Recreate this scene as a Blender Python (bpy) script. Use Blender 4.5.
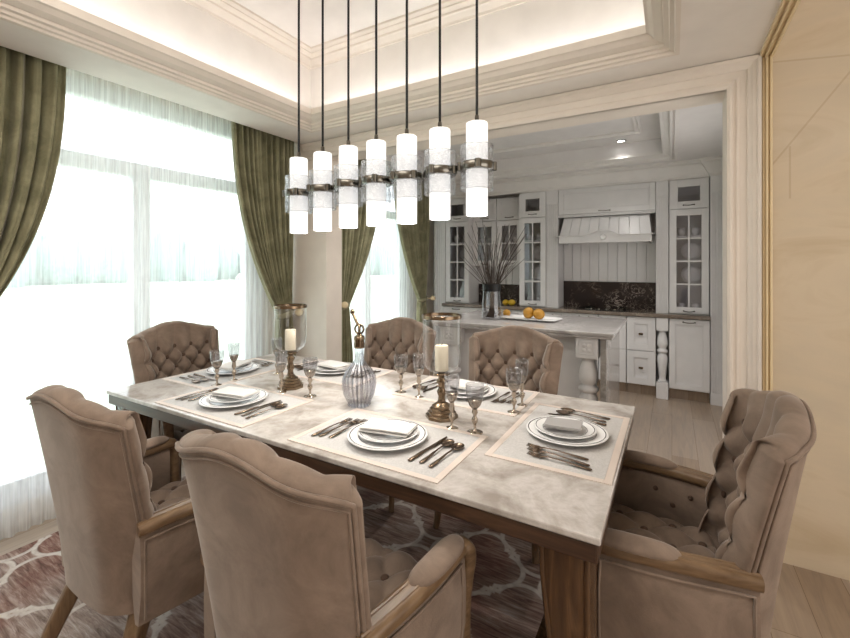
import bpy, bmesh, math, random
from math import sin, cos, pi, sqrt, radians
from mathutils import Vector, Matrix

for o in list(bpy.data.objects):
    bpy.data.objects.remove(o)
SC = bpy.context.scene
COL = SC.collection
H = 1.375

# ---------------------------------------------------------------- camera, light, exposure
cd = bpy.data.cameras.new('camera')
cam = bpy.data.objects.new('camera', cd)
COL.objects.link(cam)
cam.location = (0, 0, H)
cam.rotation_euler = (radians(90), 0, radians(30.1))
cd.sensor_width = 36
cd.lens = 36 * 426 / 850
cd.shift_y = -54 / 850
cd.clip_start = 0.02
SC.camera = cam
SC.view_settings.view_transform = 'Standard'
SC.view_settings.look = 'None'
SC.view_settings.exposure = 0.6
SC.view_settings.gamma = 1.0
SC.view_settings.use_curve_mapping = False
SC.cycles.use_denoising = True
SC.cycles.max_bounces = 10
SC.cycles.transparent_max_bounces = 24
SC.cycles.caustics_reflective = False
SC.cycles.caustics_refractive = False
SC.cycles.sample_clamp_indirect = 6.0

W = bpy.data.worlds.new('world')
SC.world = W
W.use_nodes = True
bgn = W.node_tree.nodes['Background']
bgn.inputs[0].default_value = (0.90, 0.96, 1.0, 1)
bgn.inputs[1].default_value = 2.5


def area(name, loc, rot, sx, sy, power, color=(1, 1, 1), portal=False):
    l = bpy.data.lights.new(name, 'AREA')
    l.shape = 'RECTANGLE'
    l.size = sx
    l.size_y = sy
    l.energy = power
    l.color = color
    if portal:
        l.cycles.is_portal = True
    o = bpy.data.objects.new(name, l)
    COL.objects.link(o)
    o.location = loc
    o.rotation_euler = rot
    return o


# daylight through the two windows of the left wall (light enters along +x)
area('window_daylight', (-3.12, 0.85, 1.28), (0, radians(-90), 0), 2.3, 3.1, 1, portal=True)
area('kitchen_window_daylight', (-3.12, 3.95, 1.28), (0, radians(-90), 0), 2.2, 1.5, 1, portal=True)
# daylight from a window in the side wall on the right
area('side_window_daylight', (2.75, .3, 1.4), (0, radians(90), 0), 2.0, 3.0, 36, (1.0, 0.96, 0.92))
# recessed ceiling panel over the near side of the room
area('ceiling_panel_light', (-1.0, -.1, 2.9), (0, 0, 0), 1.7, .8, 18, (1.0, .96, .91))
# added fill light to brighten the kitchen, unseen behind the right jamb
area('kitchen_side_fill', (.465, 3.5, 1.3), (0, radians(90), 0), 1.5, 1.3, 7, (1.0, 0.98, 0.96))
# cove strips in the dining ceiling tray
COVE = 1.8
# kitchen downlights
KDOWN = 28.0

# ---------------------------------------------------------------- materials


def srgb(r, g, b):
    def f(c):
        c /= 255
        return c / 12.92 if c <= .04045 else ((c + .055) / 1.055) ** 2.4
    return (f(r), f(g), f(b), 1)


class NT:
    def __init__(s, name):
        s.m = bpy.data.materials.new(name)
        s.m.use_nodes = True
        s.t = s.m.node_tree
        s.n = s.t.nodes
        s.b = s.n['Principled BSDF']
        s.out = s.n['Material Output']

    def add(s, typ, **kw):
        n = s.n.new(typ)
        for k, v in kw.items():
            setattr(n, k, v)
        return n

    def link(s, a, b):
        s.t.links.new(a, b)

    def coord(s, scale=(1, 1, 1), rot=(0, 0, 0), kind='Object'):
        tc = s.add('ShaderNodeTexCoord')
        mp = s.add('ShaderNodeMapping')
        mp.inputs['Scale'].default_value = scale
        mp.inputs['Rotation'].default_value = rot
        s.link(tc.outputs[kind], mp.inputs[0])
        return mp.outputs[0]

    def noise(s, vec, scale, detail=4, rough=.55, dist=0):
        n = s.add('ShaderNodeTexNoise')
        n.inputs['Scale'].default_value = scale
        n.inputs['Detail'].default_value = detail
        n.inputs['Roughness'].default_value = rough
        n.inputs['Distortion'].default_value = dist
        if vec:
            s.link(vec, n.inputs['Vector'])
        return n.outputs['Fac']

    def ramp(s, fac, stops):
        r = s.add('ShaderNodeValToRGB')
        e = r.color_ramp.elements
        while len(e) < len(stops):
            e.new(.5)
        for i, (p, c) in enumerate(stops):
            e[i].position = p
            e[i].color = c
        s.link(fac, r.inputs[0])
        return r.outputs[0]

    def math(s, op, a, b=None, c=None):
        n = s.add('ShaderNodeMath', operation=op)
        for i, v in enumerate((a, b, c)):
            if v is None:
                continue
            if isinstance(v, (int, float)):
                n.inputs[i].default_value = v
            else:
                s.link(v, n.inputs[i])
        return n.outputs[0]

    def mix(s, fac, a, b):
        n = s.add('ShaderNodeMix', data_type='RGBA')
        for sock, v in ((n.inputs[0], fac), (n.inputs[6], a), (n.inputs[7], b)):
            if isinstance(v, (int, float)):
                sock.default_value = v
            elif isinstance(v, tuple):
                sock.default_value = v
            else:
                s.link(v, sock)
        return n.outputs[2]

    def bump(s, h, strength=.2, dist=.01):
        n = s.add('ShaderNodeBump')
        n.inputs['Strength'].default_value = strength
        n.inputs['Distance'].default_value = dist
        s.link(h, n.inputs['Height'])
        s.link(n.outputs[0], s.b.inputs['Normal'])

    def base(s, c):
        if isinstance(c, tuple):
            s.b.inputs['Base Color'].default_value = c
        else:
            s.link(c, s.b.inputs['Base Color'])

    def set(s, **kw):
        for k, v in kw.items():
            s.b.inputs[k.replace('_', ' ')].default_value = v
        return s


def plain(name, c, rough=.5, metal=0, spec=.5):
    t = NT(name)
    v = t.coord()
    n = t.noise(v, 6, 3)
    d = tuple(x * .93 for x in c[:3]) + (1,)
    t.base(t.ramp(n, [(.3, d), (.7, c)]))
    t.set(Roughness=rough, Metallic=metal)
    t.b.inputs['Specular IOR Level'].default_value = spec
    return t.m


def thin_glass(name, tint=(1, 1, 1, 1), gloss=.9, ior=1.45, rough=.02, bump=0, body=0.0):
    t = NT(name)
    t.n.remove(t.b)
    tr = t.add('ShaderNodeBsdfTransparent')
    tr.inputs[0].default_value = tint
    gl = t.add('ShaderNodeBsdfGlossy')
    gl.inputs['Color'].default_value = (gloss, gloss, gloss, 1)
    gl.inputs['Roughness'].default_value = rough
    fr = t.add('ShaderNodeLayerWeight')
    fr.inputs[0].default_value = .5
    r0 = ((ior - 1) / (ior + 1)) ** 2
    f = t.math('MULTIPLY_ADD', t.math('POWER', fr.outputs['Facing'], 4.0), .55, r0 + body)
    mx = t.add('ShaderNodeMixShader')
    t.link(f, mx.inputs[0])
    t.link(tr.outputs[0], mx.inputs[1])
    t.link(gl.outputs[0], mx.inputs[2])
    if bump:
        v = t.coord()
        n = t.noise(v, bump, 2)
        b = t.add('ShaderNodeBump')
        b.inputs['Strength'].default_value = .9
        b.inputs['Distance'].default_value = .02
        t.link(n, b.inputs['Height'])
        t.link(b.outputs[0], gl.inputs['Normal'])
        t.link(b.outputs[0], fr.inputs['Normal'])
    t.link(mx.outputs[0], t.out.inputs[0])
    return t.m


def velvet(name, c1, c2, sheen=.5):
    t = NT(name)
    v = t.coord()
    n = t.noise(v, 7, 6, .65, .6)
    f = t.noise(v, 260, 2)
    t.base(t.ramp(n, [(.36, c1), (.66, c2)]))
    t.set(Roughness=.85)
    t.b.inputs['Sheen Weight'].default_value = sheen
    t.b.inputs['Sheen Roughness'].default_value = .4
    t.b.inputs['Sheen Tint'].default_value = (1, .93, .86, 1)
    t.b.inputs['Specular IOR Level'].default_value = .2
    t.bump(f, .15, .002)
    return t.m


def wood(name, c1, c2, c3, rough=.35, scale=(30, 2.2, 30), sc=1.5):
    t = NT(name)
    v = t.coord(scale)
    n = t.noise(v, sc, 6, .6, .8)
    t.base(t.ramp(n, [(.25, c1), (.5, c2), (.75, c3)]))
    t.set(Roughness=rough)
    t.bump(n, .12, .003)
    return t.m


M = {}
M['wall'] = plain('cream_wall_paint', srgb(236, 226, 214), .55)
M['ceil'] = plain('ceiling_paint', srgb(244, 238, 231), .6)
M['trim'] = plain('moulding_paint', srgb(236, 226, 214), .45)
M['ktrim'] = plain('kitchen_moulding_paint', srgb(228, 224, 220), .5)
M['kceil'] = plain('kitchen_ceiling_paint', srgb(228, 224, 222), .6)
M['white'] = plain('cabinet_lacquer', srgb(226, 224, 223), .32)
M['frame'] = plain('window_frame_white', srgb(232, 234, 238), .4)
M['porcelain'] = plain('white_porcelain', srgb(240, 239, 238), .12)
M['plate_rim'] = plain('plate_rim_line', srgb(70, 66, 64), .2, .6)
M['napkin'] = plain('napkin_linen', srgb(222, 219, 215), .8)
M['napkin2'] = plain('napkin_grey_linen', srgb(168, 165, 163), .8)
M['black'] = plain('black_metal', srgb(24, 24, 25), .4, .4)
M['blackglass'] = plain('cooktop_glass', srgb(14, 13, 14), .06)
M['gold'] = plain('gilded_trim', srgb(232, 212, 172), .35, .05)
M['brass'] = plain('aged_brass', srgb(128, 110, 90), .22, 1)
M['bronze'] = plain('dark_bronze_cutlery', srgb(118, 102, 88), .25, 1)
M['nickel'] = plain('brushed_nickel', srgb(122, 118, 110), .25, 1)
M['silver'] = plain('smoked_silver', srgb(178, 166, 152), .18, 1)
M['candle'] = plain('candle_wax', srgb(236, 226, 204), .5)
M['wick'] = plain('wick', srgb(40, 34, 30), .8)
M['lemon'] = plain('lemon_peel', srgb(206, 168, 40), .45)
M['orange'] = plain('mango_peel', srgb(172, 124, 34), .5)
M['twig'] = plain('dry_twig_bark', srgb(58, 46, 38), .8)
M['darkpane'] = plain('cabinet_inside', srgb(120, 116, 112), .6)
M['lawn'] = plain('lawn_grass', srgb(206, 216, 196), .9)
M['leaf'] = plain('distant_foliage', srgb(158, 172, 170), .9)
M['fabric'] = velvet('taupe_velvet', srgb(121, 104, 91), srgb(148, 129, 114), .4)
M['button'] = velvet('shaded_velvet_button', srgb(84, 66, 55), srgb(100, 80, 68), .2)  # chair velvet darkened: shade of the tuft dimples put into the button colour
M['curtain'] = velvet('olive_velvet', srgb(122, 119, 92), srgb(156, 152, 122), .3)
M['darkwood'] = wood('dark_walnut', srgb(44, 29, 20), srgb(68, 47, 33), srgb(92, 67, 49), .35, (2.5, 30, 30))
M['legwood'] = wood('polished_walnut', srgb(56, 39, 24), srgb(84, 60, 38), srgb(114, 84, 54), .2, (30, 30, 2.5))
M['chairwood'] = wood('honey_oak', srgb(92, 70, 48), srgb(122, 97, 71), srgb(144, 119, 92), .35, (28, 3, 28))
M['chairleg'] = wood('honey_oak_leg', srgb(84, 63, 43), srgb(112, 88, 63), srgb(134, 109, 82), .35, (40, 40, 3))
M['wineglass'] = thin_glass('wine_glass', (.86, .86, .87, 1), .95, 1.5, .02, 0, .04)
M['clearglass'] = thin_glass('clear_glass', (.97, .97, .97, 1), .95, 1.4)
M['carafe'] = thin_glass('carafe_glass', (.8, .8, .82, 1), .9, 1.5, .03, 0, .04)


def ribbed(m):
    nt = m.node_tree
    tr = [n for n in nt.nodes if n.type == 'BSDF_TRANSPARENT'][0]
    tc = nt.nodes.new('ShaderNodeTexCoord')
    sx = nt.nodes.new('ShaderNodeSeparateXYZ')
    nt.links.new(tc.outputs['Object'], sx.inputs[0])

    def mt(op, a, b=None):
        n = nt.nodes.new('ShaderNodeMath')
        n.operation = op
        for i, q in enumerate((a, b)):
            if q is None:
                continue
            if isinstance(q, (int, float)):
                n.inputs[i].default_value = q
            else:
                nt.links.new(q, n.inputs[i])
        return n.outputs[0]
    ang = mt('ARCTAN2', sx.outputs[1], sx.outputs[0])
    w = mt('MULTIPLY_ADD', mt('SINE', mt('MULTIPLY', ang, 20.0)), .5)
    w.node.inputs[2].default_value = .5
    r = nt.nodes.new('ShaderNodeValToRGB')
    r.color_ramp.elements[0].color = (.66, .66, .69, 1)
    r.color_ramp.elements[1].color = (.95, .95, .96, 1)
    r.color_ramp.elements[0].position = .05
    r.color_ramp.elements[1].position = .6
    nt.links.new(w, r.inputs[0])
    nt.links.new(r.outputs[0], tr.inputs[0])


ribbed(M['carafe'])
M['sleeve'] = thin_glass('hammered_glass', (.885, .89, .90, 1), .95, 1.5, .05, 55, .06)
M['pane'] = thin_glass('window_pane', (.98, .99, .99, 1), .9, 1.25)
M['cabglass'] = thin_glass('cabinet_glass', (.9, .9, .92, 1), .9, 1.5, .02, 0, .02)


def m_lamp(name, col, strength):
    t = NT(name)
    t.set(Roughness=.3)
    t.base((.85, .85, .84, 1))
    t.b.inputs['Emission Color'].default_value = col
    t.b.inputs['Emission Strength'].default_value = strength
    return t.m


M['opal'] = m_lamp('opal_glass_lit', (1, .985, .96, 1), .5)
M['led'] = m_lamp('downlight_led', (1, .98, .95, 1), 8)


def m_marble_top():
    t = NT('grey_beige_marble')
    v = t.coord()
    n1 = t.noise(v, 6.5, 10, .6, .35)
    n2 = t.noise(v, 14, 8, .7, 1.0)
    base = t.ramp(n1, [(.34, srgb(158, 149, 141)), (.47, srgb(188, 181, 174)), (.56, srgb(206, 200, 195)), (.68, srgb(180, 171, 162))])
    vein = t.ramp(n2, [(.42, (1, 1, 1, 1)), (.5, (0, 0, 0, 1)), (.56, (1, 1, 1, 1))])
    c = t.mix(.12, base, t.mix(vein, srgb(128, 118, 108), base))
    t.base(c)
    t.set(Roughness=.13)
    return t.m


M['tabletop'] = m_marble_top()


def m_dark_marble(name, base, vein, w=.02, sc=5.0, rough=.12):
    t = NT(name)
    v = t.coord()
    n = t.noise(v, sc, 8, .65, 1.4)
    d = t.math('ABSOLUTE', t.math('SUBTRACT', n, .5))
    c = t.ramp(d, [(0.0, vein), (w, base), (.25, tuple(x * .6 for x in base[:3]) + (1,))])
    n2 = t.noise(v, sc * .5, 4)
    t.base(t.mix(t.ramp(n2, [(.45, (0, 0, 0, 1)), (.62, (1, 1, 1, 1))]), base, c))
    t.set(Roughness=rough)
    return t.m


M['emperador'] = m_dark_marble('dark_emperador_marble', srgb(46, 36, 33), srgb(206, 190, 176), .02, 9)
M['counter'] = m_dark_marble('brown_granite', srgb(122, 110, 99), srgb(176, 164, 150), .06, 14)
M['islandtop'] = m_dark_marble('grey_island_marble', srgb(178, 173, 170), srgb(206, 202, 198), .08, 5, .08)
M['islandend'] = m_dark_marble('grey_marble_end', srgb(150, 145, 140), srgb(182, 177, 172), .06, 5, .12)


def m_beige_marble():
    t = NT('beige_onyx_marble')
    v = t.coord((1, 1, 2.2), (0, .25, .1))
    n = t.noise(v, 1.5, 8, .6, 1.1)
    c = t.ramp(n, [(.28, srgb(196, 176, 146)), (.5, srgb(213, 196, 170)), (.72, srgb(205, 190, 167))])
    tc = t.add('ShaderNodeTexCoord')
    sx = t.add('ShaderNodeSeparateXYZ')
    t.link(tc.outputs['Object'], sx.inputs[0])
    lines = None
    for x0, z0, x1, z1 in ((.389, 1.82, .67, 2.215), (.378, 2.324, .67, 2.289), (.4686, 1.70, .4686, 1.90)):
        L = sqrt((x1 - x0) ** 2 + (z1 - z0) ** 2)
        a, b = (z1 - z0) / L, -(x1 - x0) / L
        d = t.math('ABSOLUTE', t.math('ADD', t.math('ADD', t.math('MULTIPLY', sx.outputs[0], a), t.math('MULTIPLY', sx.outputs[2], b)), -(a * x0 + b * z0)))
        m = t.math('LESS_THAN', d, .004)
        if x0 == x1:
            m = t.math('MULTIPLY', m, t.math('LESS_THAN', t.math('ABSOLUTE', t.math('SUBTRACT', sx.outputs[2], (z0 + z1) / 2)), .12))
        lines = m if lines is None else t.math('MAXIMUM', lines, m)
    t.base(t.mix(t.math('MULTIPLY', lines, .3), c, srgb(168, 138, 104)))
    t.set(Roughness=.16)
    return t.m


M['onyx'] = m_beige_marble()


def m_floor():
    t = NT('oak_plank_floor')
    v = t.coord((1, 1, 1), (0, 0, radians(90)))
    br = t.add('ShaderNodeTexBrick')
    br.offset = .37
    br.inputs['Scale'].default_value = 1
    br.inputs['Brick Width'].default_value = 1.5
    br.inputs['Row Height'].default_value = .16
    br.inputs['Mortar Size'].default_value = .0012
    br.inputs['Color1'].default_value = (.35, .35, .35, 1)
    br.inputs['Color2'].default_value = (.65, .65, .65, 1)
    br.inputs['Mortar'].default_value = (.0, .0, .0, 1)
    t.link(v, br.inputs['Vector'])
    v2 = t.coord((14, 1.0, 1))
    n = t.noise(v2, 2.2, 8, .62, 1.2)
    grain = t.ramp(n, [(.25, srgb(116, 88, 59)), (.5, srgb(146, 116, 82)), (.78, srgb(166, 137, 101))])
    tone = t.mix(.28, grain, br.outputs['Color'])
    c = t.mix(t.math('MULTIPLY', br.outputs['Fac'], .6), tone, srgb(92, 70, 50))
    t.base(c)
    t.set(Roughness=.3)
    t.bump(n, .06, .002)
    return t.m


M['floor'] = m_floor()


def m_rug():
    t = NT('trellis_rug')
    tc = t.add('ShaderNodeTexCoord')
    wob = t.add('ShaderNodeTexNoise')
    wob.inputs['Scale'].default_value = 5
    t.link(tc.outputs['Object'], wob.inputs['Vector'])
    add = t.add('ShaderNodeVectorMath', operation='MULTIPLY_ADD')
    t.link(wob.outputs['Color'], add.inputs[0])
    add.inputs[1].default_value = (.006, .006, 0)
    t.link(tc.outputs['Object'], add.inputs[2])
    sx = t.add('ShaderNodeSeparateXYZ')
    t.link(add.outputs[0], sx.inputs[0])

    def cell(off):
        P = .52
        res = []
        for ax in (0, 1):
            u = t.math('DIVIDE', sx.outputs[ax], P)
            u = t.math('ADD', u, off)
            u = t.math('FRACT', u)
            u = t.math('SUBTRACT', u, .5)
            res.append(t.math('ABSOLUTE', u))
        x, y = res

        def lobe(cx, cy, r):
            dx = t.math('SUBTRACT', x, cx)
            dy = t.math('SUBTRACT', y, cy)
            l = t.math('SQRT', t.math('ADD', t.math('MULTIPLY', dx, dx), t.math('MULTIPLY', dy, dy)))
            return t.math('SUBTRACT', l, r)
        q = t.math('MINIMUM', lobe(.22, 0, .20), lobe(0, .22, .20))
        sq = t.math('SUBTRACT', t.math('MAXIMUM', x, y), .26)
        q = t.math('MINIMUM', q, sq)
        return t.math('ABSOLUTE', q)
    d = t.math('MINIMUM', cell(0.0), cell(.5))
    line = t.ramp(d, [(.014, (1, 1, 1, 1)), (.026, (0, 0, 0, 1))])
    v = t.coord((3, 26, 1))
    n = t.noise(v, 2.0, 8, .7, .6)
    v2 = t.coord((1, 1, 1))
    big = t.noise(v2, 2.0, 4)
    gr = t.ramp(n, [(.32, srgb(104, 87, 79)), (.5, srgb(154, 137, 127)), (.66, srgb(190, 178, 169))])
    red = t.ramp(n, [(.32, srgb(82, 57, 49)), (.5, srgb(130, 98, 87)), (.68, srgb(170, 146, 134))])
    ground = t.mix(t.ramp(big, [(.4, (0, 0, 0, 1)), (.6, (1, 1, 1, 1))]), gr, red)
    fade = t.ramp(t.noise(v2, 30, 4), [(.3, (.55, .55, .55, 1)), (.6, (1, 1, 1, 1))])
    c = t.mix(t.math('MULTIPLY', line, fade), ground, srgb(206, 196, 186))
    t.base(c)
    t.set(Roughness=.95)
    t.b.inputs['Specular IOR Level'].default_value = .1
    t.bump(t.noise(v2, 300, 2), .5, .004)
    return t.m


M['rug'] = m_rug()


def m_mat():
    t = NT('placemat_weave')
    v = t.coord()
    t.base(t.ramp(t.noise(v, 200, 2), [(.3, srgb(182, 179, 176)), (.7, srgb(200, 197, 194))]))
    t.set(Roughness=.7)
    return t.m


M['mat'] = m_mat()
M['matborder'] = plain('placemat_satin_border', srgb(214, 200, 189), .5)


def m_sheer():
    t = NT('sheer_voile')
    t.n.remove(t.b)
    v = t.coord((1, 40, 1.2))
    n = t.noise(v, 1.6, 3, .6)
    dens = t.ramp(n, [(.3, (.28, .28, .28, 1)), (.7, (.58, .58, .58, 1))])
    tr = t.add('ShaderNodeBsdfTransparent')
    tr.inputs[0].default_value = (1, 1, 1, 1)
    di = t.add('ShaderNodeBsdfDiffuse')
    di.inputs[0].default_value = (.9, .91, .92, 1)
    tl = t.add('ShaderNodeBsdfTranslucent')
    tl.inputs[0].default_value = (.94, .95, .945, 1)
    m1 = t.add('ShaderNodeMixShader')
    m1.inputs[0].default_value = .6
    t.link(di.outputs[0], m1.inputs[1])
    t.link(tl.outputs[0], m1.inputs[2])
    m2 = t.add('ShaderNodeMixShader')
    t.link(dens, m2.inputs[0])
    t.link(tr.outputs[0], m2.inputs[1])
    t.link(m1.outputs[0], m2.inputs[2])
    t.link(m2.outputs[0], t.out.inputs[0])
    return t.m


M['sheer'] = m_sheer()

# ---------------------------------------------------------------- mesh helpers


class MB:
    def __init__(s):
        s.v = []
        s.f = []

    def quadgrid(s, rows, closed_u=False, closed_v=False, flip=False):
        b = len(s.v)
        nr, nc = len(rows), len(rows[0])
        for r in rows:
            s.v.extend([tuple(p) for p in r])
        for i in range(nr if closed_v else nr - 1):
            for j in range(nc if closed_u else nc - 1):
                a = b + i * nc + j
                c = b + i * nc + (j + 1) % nc
                d = b + ((i + 1) % nr) * nc + (j + 1) % nc
                e = b + ((i + 1) % nr) * nc + j
                s.f.append((a, e, d, c) if flip else (a, c, d, e))
        return s

    def box(s, x0, x1, y0, y1, z0, z1):
        b = len(s.v)
        s.v += [(x0, y0, z0), (x1, y0, z0), (x1, y1, z0), (x0, y1, z0), (x0, y0, z1), (x1, y0, z1), (x1, y1, z1), (x0, y1, z1)]
        s.f += [tuple(b + i for i in q) for q in ((0, 3, 2, 1), (4, 5, 6, 7), (0, 1, 5, 4), (1, 2, 6, 5), (2, 3, 7, 6), (3, 0, 4, 7))]
        return s

    def poly(s, pts):
        b = len(s.v)
        s.v += [tuple(p) for p in pts]
        s.f.append(tuple(range(b, b + len(pts))))
        return s

    def prism(s, pts, vec):
        n = len(pts)
        b = len(s.v)
        s.v += [tuple(p) for p in pts] + [tuple(Vector(p) + Vector(vec)) for p in pts]
        s.f.append(tuple(range(b + n - 1, b - 1, -1)))
        s.f.append(tuple(range(b + n, b + 2 * n)))
        for i in range(n):
            j = (i + 1) % n
            s.f.append((b + i, b + j, b + n + j, b + n + i))
        return s

    def lathe(s, prof, c=(0, 0, 0), seg=24, cap=True, phase=0, flute=0, nfl=0):
        rows = []
        for r, z in prof:
            row = []
            for k in range(seg):
                a = 2 * pi * k / seg + phase
                rr = r * (1 + (flute * cos(nfl * a) if flute else 0))
                row.append((c[0] + rr * cos(a), c[1] + rr * sin(a), c[2] + z))
            rows.append(row)
        b = len(s.v)
        s.quadgrid(rows, closed_u=True)
        if cap:
            s.f.append(tuple(b + k for k in range(seg - 1, -1, -1)))
            e = b + (len(prof) - 1) * seg
            s.f.append(tuple(e + k for k in range(seg)))
        return s

    def tube(s, pts, rad, seg=8, cap=True, sq=None):
        """sweep; rad number or list (r or (rx, ry)); sq = superellipse exponent"""
        pts = [Vector(p) for p in pts]
        n = len(pts)
        rows = []
        up = Vector((0, 0, 1))
        side = None
        for i, p in enumerate(pts):
            d = (pts[min(i + 1, n - 1)] - pts[max(i - 1, 0)]).normalized()
            if side is None:
                side = d.cross(up)
                if side.length < 1e-3:
                    side = Vector((1, 0, 0))
            side = (side - d * side.dot(d)).normalized()
            nn = side.cross(d).normalized()
            r = rad[i] if isinstance(rad, (list, tuple)) else rad
            rx, ry = r if isinstance(r, (list, tuple)) else (r, r)
            row = []
            for k in range(seg):
                a = 2 * pi * k / seg + (pi / seg if sq else 0)
                ca, sa = cos(a), sin(a)
                if sq:
                    ca = math.copysign(abs(ca) ** (2 / sq), ca)
                    sa = math.copysign(abs(sa) ** (2 / sq), sa)
                row.append(p + side * (rx * ca) + nn * (ry * sa))
            rows.append(row)
        b = len(s.v)
        s.quadgrid(rows, closed_u=True)
        if cap:
            s.f.append(tuple(b + k for k in range(seg - 1, -1, -1)))
            e = b + (n - 1) * seg
            s.f.append(tuple(e + k for k in range(seg)))
        return s

    def ellipsoid(s, c, r, seg=16, rings=10):
        rows = []
        for i in range(rings + 1):
            t = -pi / 2 + pi * i / rings
            q = max(cos(t), .02)
            rows.append([(c[0] + r[0] * q * cos(2 * pi * k / seg), c[1] + r[1] * q * sin(2 * pi * k / seg), c[2] + r[2] * sin(t)) for k in range(seg)])
        b = len(s.v)
        s.quadgrid(rows, closed_u=True)
        s.f.append(tuple(b + k for k in range(seg - 1, -1, -1)))
        e = b + rings * seg
        s.f.append(tuple(e + k for k in range(seg)))
        return s

    def rectsweep(s, x0, x1, y0, y1, prof):
        """moulding round a rectangle; prof = [(outward offset, z)]"""
        rows = []
        for o, z in prof:
            rows.append([(x0 - o, y0 - o, z), (x1 + o, y0 - o, z), (x1 + o, y1 + o, z), (x0 - o, y1 + o, z)])
        return s.quadgrid(rows, closed_u=True)

    def build(s, name, mat, parent=None, smooth=False, bevel=0, loc=None, seg=2, auto=None):
        me = bpy.data.meshes.new(name)
        me.from_pydata(s.v, [], s.f)
        bm = bmesh.new()
        bm.from_mesh(me)
        bmesh.ops.recalc_face_normals(bm, faces=bm.faces)
        bm.to_mesh(me)
        bm.free()
        mats = mat if isinstance(mat, (list, tuple)) else [mat]
        for m in mats:
            me.materials.append(m)
        o = bpy.data.objects.new(name, me)
        COL.objects.link(o)
        if smooth or auto:
            for p in me.polygons:
                p.use_smooth = True
            if auto:
                me.set_sharp_from_angle(angle=radians(auto))
        if bevel:
            md = o.modifiers.new('bevel', 'BEVEL')
            md.width = bevel
            md.segments = seg
            md.limit_method = 'ANGLE'
            md.angle_limit = radians(40)
        if parent:
            o.parent = parent
        if loc:
            o.location = loc
        return o


def tag(o, label=None, cat=None, group=None, kind=None):
    if label:
        o['label'] = label
    if cat:
        o['category'] = cat
    if group:
        o['group'] = group
    if kind:
        o['kind'] = kind
    return o


def thing(name, label, cat, loc=(0, 0, 0), rz=0, group=None):
    o = bpy.data.objects.new(name, None)
    o.empty_display_size = .1
    COL.objects.link(o)
    o.location = loc
    o.rotation_euler = (0, 0, rz)
    return tag(o, label, cat, group)


def struct(mb, name, mat, **kw):
    return tag(mb.build(name, mat, **kw), kind='structure')


def copy_tree(o, parent=None):
    c = o.copy()
    COL.objects.link(c)
    if parent:
        c.parent = parent
    for ch in list(o.children):
        copy_tree(ch, c)
    return c


def place(proto, used, loc, rz, label, group=None):
    o = copy_tree(proto) if used else proto
    o.location = loc
    o.rotation_euler = (0, 0, rz)
    o['label'] = label
    if group:
        o['group'] = group
    return o


def bez(pts, n=12):
    """Catmull-Rom through points"""
    P = [Vector(p) for p in pts]
    out = []
    for i in range(len(P) - 1):
        p0, p1, p2, p3 = P[max(i - 1, 0)], P[i], P[i + 1], P[min(i + 2, len(P) - 1)]
        for k in range(n):
            t = k / n
            out.append(.5 * ((2 * p1) + (p2 - p0) * t + (2 * p0 - 5 * p1 + 4 * p2 - p3) * t * t + (3 * p1 - p0 - 3 * p2 + p3) * t ** 3))
    out.append(P[-1])
    return out


# ================================================================ STRUCTURE
CZ = 2.356     # dining ceiling
OY = 2.52      # front plane of the kitchen opening
OB = 2.70      # its back plane
WX = -3.0      # window wall
JX = 0.228     # right jamb
PX = -2.36     # left pier

struct(MB().box(WX - .1, 2.9, -2.3, 5.9, -.06, 0), 'floor', M['floor'])

# window wall with two openings
w = MB()
w.box(WX - .2, WX, -2.3, -.75, 0, 2.95)
w.box(WX - .2, WX, 2.45, 3.2, 0, 2.95)
w.box(WX - .2, WX, 4.72, 5.9, 0, 2.95)
w.box(WX - .2, WX, -.75, 2.45, 0, .1)
w.box(WX - .2, WX, -.75, 2.45, 2.47, 2.95)
w.box(WX - .2, WX, 3.2, 4.72, 0, .1)
w.box(WX - .2, WX, 3.2, 4.72, 2.47, 2.95)
struct(w, 'wall_left', M['wall'])

# wall with the wide opening to the kitchen
w = MB()
w.box(WX, PX, OY, OB, 0, 2.95)
w.box(PX, JX, OY, OB, 2.222, 2.95)
w.box(JX, .365, OY, OB, 0, 2.95)
struct(w, 'wall_far', M['wall'])
struct(MB().box(.365, 2.8, OY + .012, OB, 0, 3.1), 'wall_right', M['onyx'])
struct(MB().box(2.8, 2.9, -2.3, OB, 0, 3.1), 'wall_side', M['wall'])
w = MB()
w.box(WX, 2.8, -2.3, -2.2, 0, 2.95)
struct(w, 'wall_rear', M['wall'])

# casing of the opening: stepped profile along the left, the top and the right
def casing(prof, name, mat):
    m = MB()
    rows = []
    for o, d in prof:   # o: outward from opening edge, d: forward
        rows.append([(-2.6, OY - d, 2.222 + o), (JX + o, OY - d, 2.222 + o), (JX + o, OY - d, 0)])
    m.quadgrid(rows)
    return struct(m, name, mat)
casing([(0, -.01), (0, .014), (.012, .02), (.022, .02), (.026, .008), (.034, .008), (.04, .014), (.048, .014), (.05, .006),
        (.078, .006), (.082, .014), (.092, .018), (.1, .024), (.112, .026), (.118, .034), (.13, .036), (.1302, -.01)], 'trim_opening', M['trim'])
# gilded frame round the marble panel
g = MB()
for (a, b, d) in ((.367, .378, .012), (.378, .386, .022), (.386, .394, .010), (.394, .404, .018)):
    g.box(a, b, OY - d + .012, OY + .014, 0, 3.05)
struct(g, 'trim_marble_panel', M['gold'], bevel=.002)
g = MB()
for (a, b, z0, z1) in ((.352, .362, CZ - .012, CZ + .012), (.362, .374, CZ - .003, CZ + .02), (.374, .382, CZ - .016, CZ + .03), (.382, .396, CZ - .004, CZ + .06), (.396, .408, CZ - .014, CZ + .08)):
    g.box(a, b, -2.2, OY + .01, z0, z1)
struct(g, 'trim_ceiling_edge', M['gold'], bevel=.002)

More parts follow.
